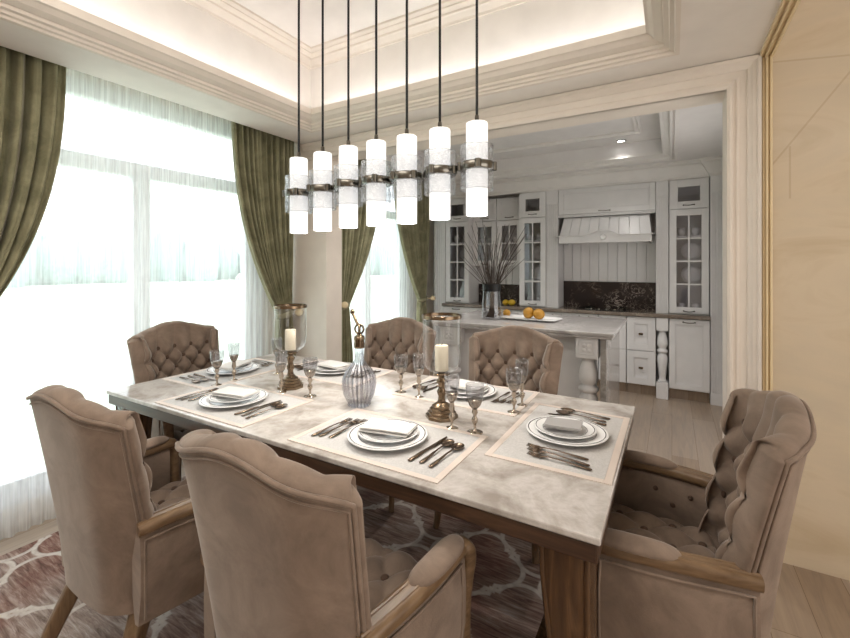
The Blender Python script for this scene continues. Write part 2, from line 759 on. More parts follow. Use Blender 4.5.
# dining ceiling: a soffit round a tray, cove above it
TX0, TX1, TY0, TY1 = -2.17, -.10, -.9, 2.165
c = MB()
o = .13
for (x0, x1, y0, y1) in ((-2.6, TX0 - o, -2.2, OY), (TX1 + o, .36, -2.2, OY), (TX0 - o, TX1 + o, -2.2, TY0 - o), (TX0 - o, TX1 + o, TY1 + o, OY)):
    c.box(x0, x1, y0, y1, CZ, CZ + .06)
# curtain pocket
c.box(-2.6, -2.58, -2.2, OY, CZ + .06, 2.56)
c.box(WX, -2.6, -2.2, OY, 2.52, 2.56)
# cove walls and upper ceiling
q = .15
c.box(TX0 - q - .04, TX0 - q, TY0 - q, TY1 + q, CZ + .05, 2.95)
c.box(TX1 + q, TX1 + q + .04, TY0 - q, TY1 + q, CZ + .05, 2.95)
c.box(TX0 - q - .04, TX1 + q + .04, TY0 - q - .04, TY0 - q, CZ + .05, 2.95)
c.box(TX0 - q - .04, TX1 + q + .04, TY1 + q, TY1 + q + .04, CZ + .05, 2.95)
c.box(TX0 - q - .04, TX1 + q + .04, TY0 - q - .04, TY1 + q + .04, 2.91, 2.97)
c.box(.36, 2.9, -2.3, OB, 3.05, 3.1)
c.box(.34, .36, -2.2, OY, CZ + .06, 3.06)
struct(c, 'ceiling', M['ceil'])
m = MB()
m.rectsweep(TX0, TX1, TY0, TY1, [(.15, CZ + .105), (.0, CZ + .105), (0, CZ + .066), (.012, CZ + .062), (.03, CZ + .045), (.06, CZ + .034), (.068, CZ + .034), (.07, CZ + .02),
                                 (.088, CZ + .017), (.092, CZ + .006), (.108, CZ + .004), (.112, CZ - .006), (.13, CZ - .008), (.131, CZ + .02)])
struct(m, 'trim_tray', M['trim'])
m = MB()
m.rectsweep(TX0, TX1, TY0, TY1, [(.152, 2.825), (.14, 2.825), (.136, 2.84), (.11, 2.862), (.10, 2.866), (.098, 2.878), (.06, 2.884), (.058, 2.892), (.03, 2.897), (.028, 2.912)])
struct(m, 'trim_cove_cornice', M['trim'])
# cove light strips lying on the ledge
for (x, y, sx, sy) in ((TX0 - .08, (TY0 + TY1) / 2, .03, TY1 - TY0), (TX1 + .08, (TY0 + TY1) / 2, .03, TY1 - TY0),
                       ((TX0 + TX1) / 2, TY0 - .08, TX1 - TX0, .03), ((TX0 + TX1) / 2, TY1 + .08, TX1 - TX0, .03)):
    area('cove_light', (x, y, CZ + .115), (radians(180), 0, 0), sx, sy, COVE * max(sx, sy) / 2.5, (.97, .98, 1))

# windows
def window(name, y0, y1, mulls, handles=True):
    fr = MB()
    xo0, xo1 = WX - .09, WX - .01
    z0, z1 = .1, 2.47
    fr.box(xo0, xo1, y0, y0 + .09, z0, z1)
    fr.box(xo0, xo1, y1 - .17, y1, z0, z1)
    fr.box(xo0, xo1, y0 + .09, y1 - .17, z0, z0 + .13)
    fr.box(xo0, xo1, y0 + .09, y1 - .17, z1 - .09, z1)
    fr.box(xo0, xo1, y0 + .09, y1 - .17, 1.95, 2.04)
    for mm in mulls:
        fr.box(xo0, xo1, mm - .052, mm + .052, z0 + .13, 1.95)
        fr.box(xo0 + .02, xo1 + .012, mm - .02, mm + .02, z0 + .13, 1.95)
    o = struct(fr, name, M['frame'], bevel=.004)
    pn = MB().box(WX - .055, WX - .049, y0 + .05, y1 - .05, z0 + .05, z1 - .05)
    pn.build('pane', M['pane'], o)
    return o
window('window_1', -.75, 2.45, [.35, 1.49])
window('window_2', 3.2, 4.72, [3.9])

# kitchen shell
KB = 5.42
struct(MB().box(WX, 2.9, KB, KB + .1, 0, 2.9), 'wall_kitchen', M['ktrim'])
struct(MB().box(.47, .57, OB, KB, 0, 2.9), 'wall_kitchen_right', M['ktrim'])
KX0, KX1, KY0, KY1 = -2.35, -.075, 3.3, 4.72
KZ = 2.42
c = MB()
o = .12
for (x0, x1, y0, y1) in ((-2.62, KX0 - o, OB, KB), (KX1 + o, .47, OB, KB), (KX0 - o, KX1 + o, OB, KY0 - o), (KX0 - o, KX1 + o, KY1 + o, KB)):
    c.box(x0, x1, y0, y1, KZ, KZ + .05)
c.box(-2.62, -2.6, OB, KB, KZ, 2.56)
c.box(WX, -2.6, OB, KB, 2.52, 2.56)
for (x0, x1, y0, y1) in ((KX0 - .04, KX0, KY0, KY1), (KX1, KX1 + .04, KY0, KY1), (KX0 - .04, KX1 + .04, KY0 - .04, KY0), (KX0 - .04, KX1 + .04, KY1, KY1 + .04)):
    c.box(x0, x1, y0, y1, KZ + .03, 2.62)
c.box(KX0 - .04, KX1 + .04, KY0 - .04, KY1 + .04, 2.6, 2.66)
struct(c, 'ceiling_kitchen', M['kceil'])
m = MB()
m.rectsweep(KX0, KX1, KY0, KY1, [(-.004, KZ + .06), (-.004, KZ + .03), (.02, KZ + .026), (.05, KZ + .012), (.06, KZ + .01), (.062, KZ - .012), (.074, KZ - .014), (.078, KZ + .0),
                                 (.09, KZ + .0), (.094, KZ - .016), (.12, KZ - .018), (.122, KZ + .02)])
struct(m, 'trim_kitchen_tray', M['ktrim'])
m = MB()
m.rectsweep(KX0 + .3, KX1 - .22, KY0 + .3, KY1 - .43, [(0, 2.602), (0, 2.585), (.015, 2.58), (.03, 2.59), (.045, 2.575), (.06, 2.58), (.06, 2.602)])
struct(m, 'trim_kitchen_ceiling_frame', M['ktrim'])
# cornice over the cabinets
CF = 5.08       # front of tall cabinets
prof = [(0, 2.25), (.012, 2.25), (.016, 2.275), (.03, 2.29), (.05, 2.33), (.075, 2.37), (.085, 2.372), (.085, 2.395), (.1, 2.40), (.1, KZ)]
m = MB()
rows = [[(-2.99, CF - o, z), (.33 - o, CF - o, z), (.33 - o, CF - o - .05, z), (.469, CF - o - .05, z)] for o, z in prof]
m.quadgrid(rows)
struct(m, 'trim_kitchen_cornice', M['ktrim'])
# outside
gm = MB().box(-90, WX - .3, -60, 90, -.5, -.4)
struct(gm, 'lawn', M['lawn'])
random.seed(4)
tl = MB()
for k in range(70):
    y = -30 + k * 1.5 + random.uniform(-.5, .5)
    tl.ellipsoid((-48 + random.uniform(-3, 3), y, 1.6), (2, 1.9, 2.4 + random.random() * 1.8), 10, 6)
tag(tl.build('treeline', M['leaf'], smooth=True), 'hazy row of distant trees beyond the lawn', 'trees', kind='stuff')

# ================================================================ RUG
rg = MB().box(-2.72, .12, -.7, 2.32, 0.001, .014)
tag(rg.build('rug', M['rug'], bevel=.004), 'large brown-red rug with cream trellis lines under the dining table', 'rug')

# ================================================================ DINING TABLE
TAX0, TAX1, TAY0, TAY1, TZ = -2.40, -.138, 1.022, 2.06, .76
tb = thing('dining_table', 'long dining table with grey marble top and dark walnut base', 'table', (-1.27, 1.54, .0145))
def tl_box(m, x0, x1, y0, y1, z0, z1):
    return m.box(x0 + 1.27, x1 + 1.27, y0 - 1.54, y1 - 1.54, z0 - .014, z1 - .014)
tl_box(MB(), TAX0, TAX1, TAY0, TAY1, .742, TZ).build('tabletop', M['tabletop'], tb, bevel=.004)
ap = MB()
tl_box(ap, TAX0 + .006, TAX1 - .006, TAY0 + .006, TAY1 - .006, .694, .742)
ap.build('apron', M['darkwood'], tb, bevel=.006)
def table_leg(sx, sy):
    m = MB()
    # cabriole post: thick knee, drawn in waist, flaring foot
    p = [(0, 0, .68), (0, 0, .6), (.006 * sx, 0, .48), (.014 * sx, 0, .34), (.018 * sx, 0, .2), (.010 * sx, 0, .09), (-.002 * sx, 0, .03), (-.004 * sx, 0, 0)]
    r = [.062, .060, .054, .046, .042, .05, .062, .066]
    P = bez([(a, b, c) for a, b, c in p], 5)
    R = []
    for i in range(len(P)):
        t = i / 5
        k = min(int(t), len(r) - 2)
        R.append(r[k] + (r[k + 1] - r[k]) * (t - k))
    m.tube(P, R, 20, sq=4.5)
    for ex in (-1, 1):
        for ey in (-1, 1):
            m.tube([q + Vector((ex * r_ * .86, ey * r_ * .86, 0)) for q, r_ in zip(P, R)], .0075, 8)
    return m
for sx in (-1, 1):
    for sy in (-1, 1):
        lg = table_leg(sx, sy).build('leg', M['legwood'], tb, auto=50)
        lg.location = (sx * 1.045, sy * .43, 0)
for sx in (-1, 1):
    m = MB()
    m.box(sx * .93 - .035, sx * .93 + .035, -.45, .45, .1, .185)
    for yy in (-.43, .43):
        m.box(min(sx * .96, sx * 1.03), max(sx * .96, sx * 1.03), yy - .03, yy + .03, .105, .18)
    m.build('end_frame', M['legwood'], tb, bevel=.006)

# ================================================================ ARMCHAIRS
def tuft(x, dz, dx, dy, chan=True):
    """0 on pleats, 1 in the middle of each diamond; dz = distance below the first row of buttons"""
    u = x / dx
    v = dz / (2 * dy)
    if dz < 0 and chan:
        v = 0
    a = abs(sin(pi * (u + v)))
    b = abs(sin(pi * (u - v)))
    return (a * b) ** .5


def two_tone(o, n0, n1=10 ** 9):
    for p in o.data.polygons:
        if n0 <= p.index < n1:
            p.material_index = 1
    return o


def make_chair():
    root = thing('armchair', 'x', 'chair')
    ZB = .33

    def ztop(s):
        a = min(abs(s), 1.0)
        return .933 + .045 * (.5 + .5 * cos(pi * min(a * 1.15, 1))) - .026 * a ** 9

    def halfw(z):
        k = (z - ZB) / (.97 - ZB)
        return .235 + .045 * k ** 1.3

    def yo(z):
        k = (z - ZB) / (.97 - ZB)
        return -.205 - .085 * k ** 1.25

    def plan(s, wv, fw):
        # outer panel: gently bowed, edges brought forward
        a = abs(s)
        th = a * 1.0
        x = wv * (th if th < .85 else .85 + .15 * sin((th - .85) / .15 * pi / 2))
        y = -.022 * (1 - a * a) + fw * max(0, (a - .42) / .58) ** 2.4
        return math.copysign(x, s), y

    NS, NT_ = 96, 110
    T0 = .072

    def outer(s, t):
        z = ZB + t * (ztop(s) - ZB)
        wv = halfw(z)
        fw = .05 + .035 * (1 - (z - ZB) / .6)
        x, y = plan(s, wv, fw)
        return Vector((x, y + yo(z), z))

    def nrm(s, t):
        e = 1e-3
        ds = outer(min(s + e, 1), t) - outer(max(s - e, -1), t)
        d = Vector((-ds.y, ds.x, 0))
        d = d.normalized()
        return (d + Vector((0, .7, 0))).normalized()
    # outer shell
    bo = MB()
    bo.quadgrid([[outer(-1 + 2 * j / 40, i / 40) for j in range(41)] for i in range(41)])
    # back-lining face so that the shell is closed
    bo.build('outer_back', M['fabric'], root, smooth=True)
    # tufted inner back
    bi = MB()
    DX, DY, Z0 = .103, .062, .845
    rows = []
    for i in range(NT_ + 1):
        tt = i / NT_ * 1.17
        row = []
        for j in range(NS + 1):
            ss = (-1 + 2 * j / NS) * 1.17
            s = max(-1, min(1, ss))
            t = min(tt, 1)
            at_ = max(0, (tt - 1) / .17) * pi
            as_ = max(0, (abs(ss) - 1) / .17) * pi
            ft = (1 + cos(at_)) / 2
            fs = (1 + cos(as_)) / 2
            p = outer(s, t)
            n = nrm(s, t)
            edge = 1.0
            h = tuft(p.x * .97, Z0 - p.z, DX, DY)
            fade = max(0, min(1, (1 - abs(s)) / .16))
            dzr = max(Z0 - p.z, 0) / (2 * DY)
            he = abs(sin(pi * (dzr + .5))) ** .5 if Z0 - p.z > -.02 else 1
            h = fade * h + (1 - fade) * (.35 + .65 * he)
            up_ = max(0, min(1, (p.z - Z0) / .07))
            amp = .044 - .032 * up_
            depth = T0 * (.85 + .25 * abs(s) ** 3) + amp * (h - .55)
            ch = abs(sin(pi * p.x * .97 / DX)) ** .6
            roll = .020 + .004 * ch
            depth += (1 - fade) * .010 * (he - .7)
            q = p + n * (depth * ft * fs) + Vector((0, 0, 1)) * (roll * sin(at_) * fs)
            sd = math.copysign(1, ss)
            q += Vector((sd, .1, 0)) * (.030 * (.85 + .15 * he) * sin(as_) * ft)
            row.append(q)
        rows.append(row)
    bi.quadgrid(rows)
    nf = len(bi.f)
    # buttons
    for r in range(0, 8):
        z = Z0 - r * DY
        if z < .5:
            break
        for c in range(-3, 4):
            x = (c + (.5 if r % 2 else 0)) * DX / .97
            if abs(x) > .225:
                continue
            k = (z - ZB) / (ztop(0) - ZB)
            s = x / halfw(z)
            t = (z - ZB) / (ztop(s) - ZB)
            if abs(s) > .9:
                continue
            p = outer(s, t) + nrm(s, t) * (T0 * (.85 + .25 * abs(s) ** 3) - .044 * .55 + .008)
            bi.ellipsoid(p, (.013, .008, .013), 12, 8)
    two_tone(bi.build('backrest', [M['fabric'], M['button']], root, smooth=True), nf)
    # piping round the outer edge
    pp = MB()
    pts = [outer(-1, i / 30) for i in range(31)] + [outer(-1 + 2 * j / 40, 1) for j in range(1, 41)] + [outer(1, 1 - i / 30) for i in range(1, 31)]
    pts = [p + Vector((0, -.004, .002)) for p in pts]
    pp.tube(pts, .0055, 8)
    # second line of piping set a little in
    pts = [outer(-.955, i / 30 * .97) for i in range(31)] + [outer(-.955 + 1.91 * j / 40, .972) for j in range(1, 41)] + [outer(.955, .97 - i / 30 * .97) for i in range(1, 31)]
    pp.tube([p + Vector((0, -.001, 0)) for p in pts], .0035, 6)
    pp.build('piping', M['fabric'], root, smooth=True)
    # seat: tufted cushion on an upholstered rail
    se = MB()
    NX, NY = 64, 60
    rows = []
    for i in range(NY + 1):
        v = -1 + 2 * i / NY
        row = []
        for j in range(NX + 1):
            u = -1 + 2 * j / NX
            x = .245 * math.copysign(1 - (1 - abs(u)) ** 1.5, u)
            x *= 1 - .16 * max(0, -v)
            y = .07 + (.20 + .02 * (1 - u * u) * (v > 0)) * math.copysign(1 - (1 - abs(v)) ** 1.5, v)
            e = (1 - abs(u) ** 6) * (1 - abs(v) ** 6)
            h = tuft(x, y + .6, .125, .085, False)
            z = .40 + .055 * max(e, 0) ** .4 + .022 * (h - .5) * 1.5 * max(e, 0) ** .5
            row.append((x, y, z))
        rows.append(row)
    se.quadgrid(rows)
    nf = len(se.f)
    for r in range(-3, 4):
        for c in range(-2, 3):
            y = -.6 + (7 + r) * .085
            x = (c + (.5 if (7 + r) % 2 else 0)) * .125
            if abs(x) < .2 and -.09 < y < .22:
                se.ellipsoid((x, y, .446), (.013, .013, .008), 10, 6)
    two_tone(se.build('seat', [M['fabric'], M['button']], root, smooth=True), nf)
    fr = MB()
    pl = []
    for k in range(48):
        a = 2 * pi * k / 48
        ca, sa = cos(a), sin(a)
        x = (.248 + min(sa, 0) * .03) * math.copysign(abs(ca) ** .42, ca)
        y = .025 + (.262 if sa > 0 else .135) * math.copysign(abs(sa) ** .42, sa)
        pl.append((x, y))
    rows = []
    for z, k in ((.325, .90), (.335, .95), (.36, .985), (.40, 1.0), (.425, .975)):
        rows.append([(x * k, .025 + (y - .025) * k, z) for x, y in pl])
    b = len(fr.v)
    fr.quadgrid(rows, closed_u=True)
    fr.f.append(tuple(range(47, -1, -1)))
    fr.f.append(tuple(range(4 * 48, 5 * 48)))
    fr.build('seat_rail', M['fabric'], root, smooth=True)
    # arms
    for sd in (-1, 1):
        am = MB()
        rows = []
        N = 22
        def arm_plan(k):
            y = -.185 + .375 * k
            x = .240 + .020 * sin(pi * min(k * .8, 1)) + .036 * k
            return x, y
        prof = [(-.022, .40), (-.024, .5), (-.022, .57), (-.012, .585), (.012, .585), (.02, .57), (.024, .5), (.022, .4), (.010, .322), (-.008, .322)]
        for i in range(N + 1):
            x, y = arm_plan(i / N)
            rows.append([(sd * (x + o), y, z) for o, z in prof])
        am.quadgrid(rows, closed_u=True)
        n = len(prof)
        am.f.append(tuple(range(n)))
        am.f.append(tuple(range(N * n + n - 1, N * n - 1, -1)))
        n0 = len(am.f)
        for yy, zz in ((-.06, .535), (.05, .535), (-.005, .49)):
            x = arm_plan((yy + .185) / .375)[0]
            am.ellipsoid((sd * (x - .024), yy, zz), (.006, .009, .009), 10, 6)
        n1 = len(am.f)
        # piped edging on the outside face
        pts = []
        for k in (0.03,):
            x, y = arm_plan(k)
            pts += [(sd * (x + .022), y, .34), (sd * (x + .023), y, .57)]
        for i in range(1, 15):
            x, y = arm_plan(.03 + .9 * i / 14)
            pts.append((sd * (x + .023), y, .572))
        x, y = arm_plan(.94)
        pts += [(sd * (x + .024), y, .5), (sd * (x + .022), y, .4), (sd * (x + .016), y, .34)]
        am.tube(pts, .004, 6)
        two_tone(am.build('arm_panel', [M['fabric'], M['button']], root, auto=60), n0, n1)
        ar = MB()
        pts = [arm_plan(i / 8) for i in range(9)]
        P = [(sd * x, y, .600 + .006 * sin(pi * i / 8)) for i, (x, y) in enumerate(pts)]
        P += [(sd * .30, .209, .59), (sd * .299, .220, .555), (sd * .293, .216, .50), (sd * .287, .216, .43), (sd * .284, .222, .345)]
        P = bez(P, 3)
        R = []
        for i, p in enumerate(P):
            f = i / (len(P) - 1)
            a = .030 if f < .62 else .030 - .008 * (f - .62) / .38
            R.append((a, .019 if f < .62 else .021))
        ar.tube(P, R, 16, sq=3.2)
        # reeded groove lines on the open rear half of the arm
        for off in (-.012, .012):
            Q = [(sd * (x + off), y, .6185 + .004 * sin(pi * i / 8)) for i, (x, y) in enumerate(pts[:5])]
            ar.tube(bez(Q, 3), .0045, 6)
        ar.build('armrest', M['chairwood'], root, auto=50)
        pd = MB()
        rows = []
        for i in range(17):
            k = i / 16
            x, y = arm_plan(.42 + .6 * k)
            e = max(1 - abs(2 * k - 1) ** 3.2, 0) ** .5
            row = []
            for j in range(14):
                a = 2 * pi * j / 14
                row.append((sd * (x + .036 * max(e, .08) * cos(a)), y, .620 + (.024 if sin(a) > 0 else .006) * max(e, .08) * sin(a)))
            rows.append(row)
        pd.quadgrid(rows, closed_u=True)
        pd.f.append(tuple(range(14)))
        pd.f.append(tuple(range(16 * 14 + 13, 16 * 14 - 1, -1)))
        pd.build('arm_pad', M['fabric'], root, smooth=True)
        fl = MB()
        P = bez([(sd * .262, .232, .36), (sd * .272, .248, .28), (sd * .262, .242, .17), (sd * .255, .238, .07), (sd * .26, .25, 0)], 6)
        n = len(P)
        fl.tube(P, [.030 - .014 * min(1, i / (n * .75)) for i in range(n)], 14, sq=2.8)
        fl.build('leg', M['chairleg'], root, auto=50)
        rl = MB()
        P = bez([(sd * .185, -.135, .35), (sd * .195, -.165, .27), (sd * .215, -.235, .12), (sd * .222, -.275, 0)], 5)
        n = len(P)
        rl.tube(P, [.030 - .012 * i / n for i in range(n)], 14, sq=4)
        rl.build('leg', M['chairleg'], root, auto=50)
    return root


chair0 = make_chair()
GCH = 'armchairs round the dining table'
chairs = [
    ((-.79, .855), 0, 'taupe armchair nearest the viewer, outer back facing the viewer'),
    ((-1.575, .83), 0, 'taupe armchair on the near side, left, beside the window'),
    ((-.80, 2.19), 180, 'taupe tufted armchair on the far side, in front of the island post'),
    ((-1.60, 2.19), 180, 'taupe tufted armchair on the far side, behind the glass carafe'),
    ((-2.50, 1.55), -90, 'taupe tufted armchair at the window end of the table'),
    ((-.003, 1.535), 90, 'taupe tufted armchair at the right end, by the marble wall'),
]
for i, ((x, y), a, lab) in enumerate(chairs):
    place(chair0, i > 0, (x, y, .014), radians(a), lab, GCH)

# ================================================================ TABLE SETTINGS
ST = TZ + .0005
def flat_cutlery():
    out = {}
    def strip(m, spec, th=.0022, curve=None):
        # spec = [(y, halfwidth, z)]
        rows = []
        for y, hw, z in spec:
            rows.append([(-hw, y, z), (-hw * .5, y, z + th), (hw * .5, y, z + th), (hw, y, z), (hw * .5, y, z - th * .3), (-hw * .5, y, z - th * .3)])
        b = len(m.v)
        m.quadgrid(rows, closed_u=True)
        m.f.append(tuple(b + i for i in range(6)))
        e = b + 6 * (len(rows) - 1)
        m.f.append(tuple(e + i for i in range(5, -1, -1)))
    handle = [(-.10, .003, .002), (-.097, .0075, .002), (-.08, .0085, .003), (-.04, .0055, .005), (0, .0036, .007), (.03, .0032, .007)]
    root = thing('fork', 'x', 'fork')
    m = MB()
    strip(m, handle + [(.042, .006, .006), (.05, .0115, .004), (.06, .0125, .003)])
    m.build('handle', M['bronze'], root, smooth=True)
    m = MB()
    for k in range(4):
        x = -.0102 + k * .0068
        m.tube([(x, .058, .0035), (x, .075, .003), (x * .97, .098, .006)], [.0022, .002, .0011], 6)
    m.build('tines', M['bronze'], root, smooth=True)
    out['fork'] = root
    root = thing('spoon', 'x', 'spoon')
    m = MB()
    strip(m, handle + [(.04, .004, .006)])
    m.build('handle', M['bronze'], root, smooth=True)
    m = MB()
    rows = []
    for i in range(9):
        rr = i / 8
        rows.append([(.0195 * rr * cos(2 * pi * k / 20), .066 + .029 * rr * sin(2 * pi * k / 20), .0022 + .0065 * rr * rr) for k in range(20)])
    rows += [[(p[0] * 1.04, .066 + (p[1] - .066) * 1.04, p[2] - .001) for p in rows[-1]]]
    rows += [[(p[0] * .6, .066 + (p[1] - .066) * .6, .0012) for p in rows[-1]]]
    m.quadgrid(rows, closed_u=True)
    m.build('bowl', M['bronze'], root, smooth=True)
    out['spoon'] = root
    root = thing('knife', 'x', 'knife')
    m = MB()
    strip(m, [(-.11, .004, .002), (-.106, .008, .002), (-.06, .0075, .0025), (-.01, .006, .0025), (.0, .005, .0025)], .004)
    m.build('handle', M['bronze'], root, smooth=True)
    m = MB()
    m.prism([(-.006, 0, .002), (.006, 0, .002), (.0095, .03, .002), (.0095, .08, .002), (.003, .112, .002), (-.004, .116, .002), (-.006, .06, .002)], (0, 0, .0016))
    m.build('blade', M['bronze'], root, bevel=.0006)
    out['knife'] = root
    return out


def mat_proto():
    root = thing('placemat', 'x', 'placemat')
    MB().box(-.278, .278, -.168, .168, .0, .0025).build('cloth', M['mat'], root, bevel=.001)
    b = MB()
    for (x0, x1, y0, y1) in ((-.30, .30, -.19, -.168), (-.30, .30, .168, .19), (-.30, -.278, -.168, .168), (.278, .30, -.168, .168)):
        b.box(x0, x1, y0, y1, 0, .0034)
    b.build('border', M['matborder'], root, bevel=.001)
    return root


def plate_proto(name, R, z0):
    root = thing(name, 'x', 'plate')
    m = MB()
    m.lathe([(R * .02, .003), (R * .5, .003), (R * .6, .004), (R * .68, .009), (R * .97, .0155), (R, .0165), (R * .995, .0185), (R * .96, .0185), (R * .68, .0118), (R * .58, .0065), (R * .02, .006)], seg=56)
    m.build('dish', M['porcelain'], root, smooth=True)
    m = MB()
    m.lathe([(R * .92, .0180), (R * .925, .0186), (R * .937, .0188), (R * .942, .0186)], seg=56, cap=False)
    m.lathe([(R * .70, .0125), (R * .704, .0131), (R * .712, .0133), (R * .716, .0128)], seg=56, cap=False)
    m.build('rim_line', M['plate_rim'], root, smooth=True)
    return root


def napkin_proto(kind):
    root = thing('napkin', 'x', 'napkin')
    m = MB()
    n = 14
    def sheet(w0, w1, l0, l1, z, th, wob):
        rows = []
        for i in range(n + 1):
            u = i / n
            rows.append([(w0 + (w1 - w0) * u, l0 + (l1 - l0) * j / n, z + wob * sin(3.1 * u + .4 * j / n * pi) + wob * .6 * cos(j / n * 4)) for j in range(n + 1)])
        top = [[(x, y, zz + th) for x, y, zz in r] for r in rows]
        m.quadgrid(rows)
        m.quadgrid(top)
        for a in (0, n):
            m.quadgrid([rows[a], top[a]])
            m.quadgrid([[r[a] for r in rows], [r[a] for r in top]])
    if kind == 0:
        sheet(-.095, .085, -.055, .05, .0, .0025, .0012)
        sheet(-.088, .092, -.045, .056, .0045, .0025, .0015)
        sheet(-.09, .09, -.05, .053, .0085, .003, .002)
    else:
        sheet(-.05, .05, -.05, .07, .0, .004, .001)
        sheet(-.055, .045, -.055, .065, .005, .004, .001)
        sheet(-.06, .03, -.06, .06, .010, .0055, .0015)
    m.build('cloth', M['napkin'] if kind == 0 else M['napkin2'], root, auto=50)
    return root


def wine_proto(hh, rb):
    root = thing('wine_glass', 'x', 'glass')
    b0 = hh * .52
    m = MB()
    pr = [(rb * .3, b0 - .006), (rb * .62, b0 + .008), (rb * .86, b0 + .03), (rb * .97, b0 + .055), (rb, hh - .012), (rb * .98, hh)]
    m.lathe(pr + [(r - .0012, z) for r, z in reversed(pr)], seg=28, cap=False)
    m.build('bowl', M['wineglass'], root, smooth=True)
    m = MB()
    m.lathe([(rb * .2, b0 - .008), (rb * .6, b0 + .007), (rb * .83, b0 + .029), (rb * .8, b0 + .031), (.0015, b0 + .031)], seg=28)
    m.build('metal_cup', M['silver'], root, smooth=True)
    m = MB()
    m.lathe([(rb * .85, 0), (rb * .85, .002), (rb * .5, .005), (.006, .010), (.0045, .02), (.0055, .03), (.010, .038), (.0125, .046), (.010, .054), (.0055, .06), (.007, .066), (.0115, .073), (.008, b0 - .004), (rb * .3, b0 - .003)], seg=20)
    m.build('stem', M['silver'], root, smooth=True)
    return root


MT = mat_proto()
PB = plate_proto('dinner_plate', .142, 0)
PS = plate_proto('side_plate', .108, 0)
NP = [napkin_proto(0), napkin_proto(1)]
CU = flat_cutlery()
SET = [  # x, y, facing angle (diner's forward), phrase, napkin kind, napkin angle
    (-.868, 1.24, 0, "the right-hand near-side setting", 0, 12),
    (-1.70, 1.23, 0, "the left-hand near-side setting", 0, 10),
    (-.85, 1.86, 180, "the right-hand far-side setting", 0, -10),
    (-1.69, 1.86, 180, "the left-hand far-side setting", 0, -8),
    (-2.185, 1.57, -90, "the window-end setting", 0, 15),
    (-.335, 1.585, 90, "the right-end setting", 1, 5),
]
used = {}
usedn = [0, 0]
for i, (x, y, ang, ph, nk, na) in enumerate(SET):
    A = radians(ang)
    def wp(lx, ly, z):
        return (x + lx * cos(A) - ly * sin(A), y + lx * sin(A) + ly * cos(A), z)
    place(MT, i > 0, (x, y, ST), A, 'pale grey placemat with satin border at ' + ph, 'placemats')
    place(PB, i > 0, wp(0, -.005, ST + .004), A, 'large white plate, lower of two, at ' + ph, 'dinner plates')
    place(PS, i > 0, wp(0, 0, ST + .0135), A, 'smaller white plate on the larger one at ' + ph, 'side plates')
    place(NP[nk], usedn[nk], wp(0, .0, ST + .0345), A + radians(na), ('white' if nk == 0 else 'grey') + ' folded napkin on the plates at ' + ph, 'napkins')
    usedn[nk] = 1
    tilt = [2, -1, 3]
    for k, (nm, off) in enumerate((('fork', -.235), ('fork', -.205), ('fork', -.172))):
        o = place(CU['fork'], used.get('fork'), wp(off, -.02 + .01 * (k - 1), ST + .004), A + radians(tilt[k] - 6), '%s dark metal fork left of the plate at %s' % (('outer', 'middle', 'inner')[k], ph), 'forks')
        used['fork'] = 1
    o = place(CU['knife'], used.get('knife'), wp(.170, -.01, ST + .004), A + radians(-5), 'dark metal knife right of the plate at ' + ph, 'knives')
    used['knife'] = 1
    for k, off in enumerate((.205, .245)):
        o = place(CU['spoon'], used.get('spoon'), wp(off, -.015 - .01 * k, ST + .004), A + radians(-4 - k), '%s dark metal spoon right of the knife at %s' % (('inner', 'outer')[k], ph), 'spoons')
        used['spoon'] = 1

WG = {0: wine_proto(.178, .0345), 1: wine_proto(.20, .0285)}
uw = {0: 0, 1: 0}
GL = [(-2.011, 1.35, 0, 'short stemmed wine glass left of the window-end plate'),
      (-2.02, 1.454, 1, 'tall narrow stemmed glass in front of the window-end plate'),
      (-1.94, 1.67, 1, 'narrow stemmed glass left of the farther candle holder'),
      (-1.63, 1.43, 1, 'narrow stemmed glass in front of the farther candle holder'),
      (-1.465, 1.455, 0, 'stemmed wine glass between farther candle holder and carafe'),
      (-1.132, 1.721, 0, 'stemmed wine glass behind, just right of the carafe'),
      (-1.016, 1.697, 1, 'narrow stemmed glass left of the nearer candle holder'),
      (-.716, 1.437, 1, 'narrow stemmed glass in front of the nearer candle holder'),
      (-.626, 1.445, 0, 'stemmed wine glass nearest the viewer, right of the nearer candle holder'),
      (-.57, 1.723, 0, 'stemmed wine glass beside the right-end placemat'),
      (-.568, 1.827, 1, 'narrow stemmed glass behind the one beside the right-end placemat')]
for x, y, k, lab in GL:
    place(WG[k], uw[k], (x, y, ST), 0, lab, 'stemmed glasses on the table')
    uw[k] = 1

# hurricane candle holders
def holder_proto():
    root = thing('candle_holder', 'x', 'candle holder')
    m = MB()
    m.lathe([(.066, 0), (.066, .012), (.058, .016), (.058, .024), (.05, .028), (.05, .036), (.04, .041), (.04, .048), (.026, .056), (.02, .062)], seg=8, phase=pi / 8)
    m.build('base', M['brass'], root, auto=30)
    m = MB()
    m.lathe([(.018, .058), (.015, .07), (.013, .085), (.018, .095), (.02, .105), (.014, .115), (.013, .13), (.02, .14), (.022, .15), (.013, .156), (.016, .166), (.034, .172), (.034, .178), (.01, .180)], seg=24)
    m.build('stem', M['brass'], root, smooth=True)
    m = MB()
    pr = [(.02, .180), (.045, .186), (.066, .202), (.075, .225), (.078, .26), (.078, .39), (.0785, .407)]
    m.lathe(pr + [(r - .0016, z) for r, z in reversed(pr)], seg=40, cap=False)
    m.build('glass_shade', M['clearglass'], root, smooth=True)
    m = MB()
    m.lathe([(.0795, .400), (.081, .401), (.081, .413), (.0795, .414), (.0768, .414), (.0768, .400), (.0795, .400)], seg=40, cap=False)
    m.build('rim', M['brass'], root, auto=40)
    return root
HP = holder_proto()
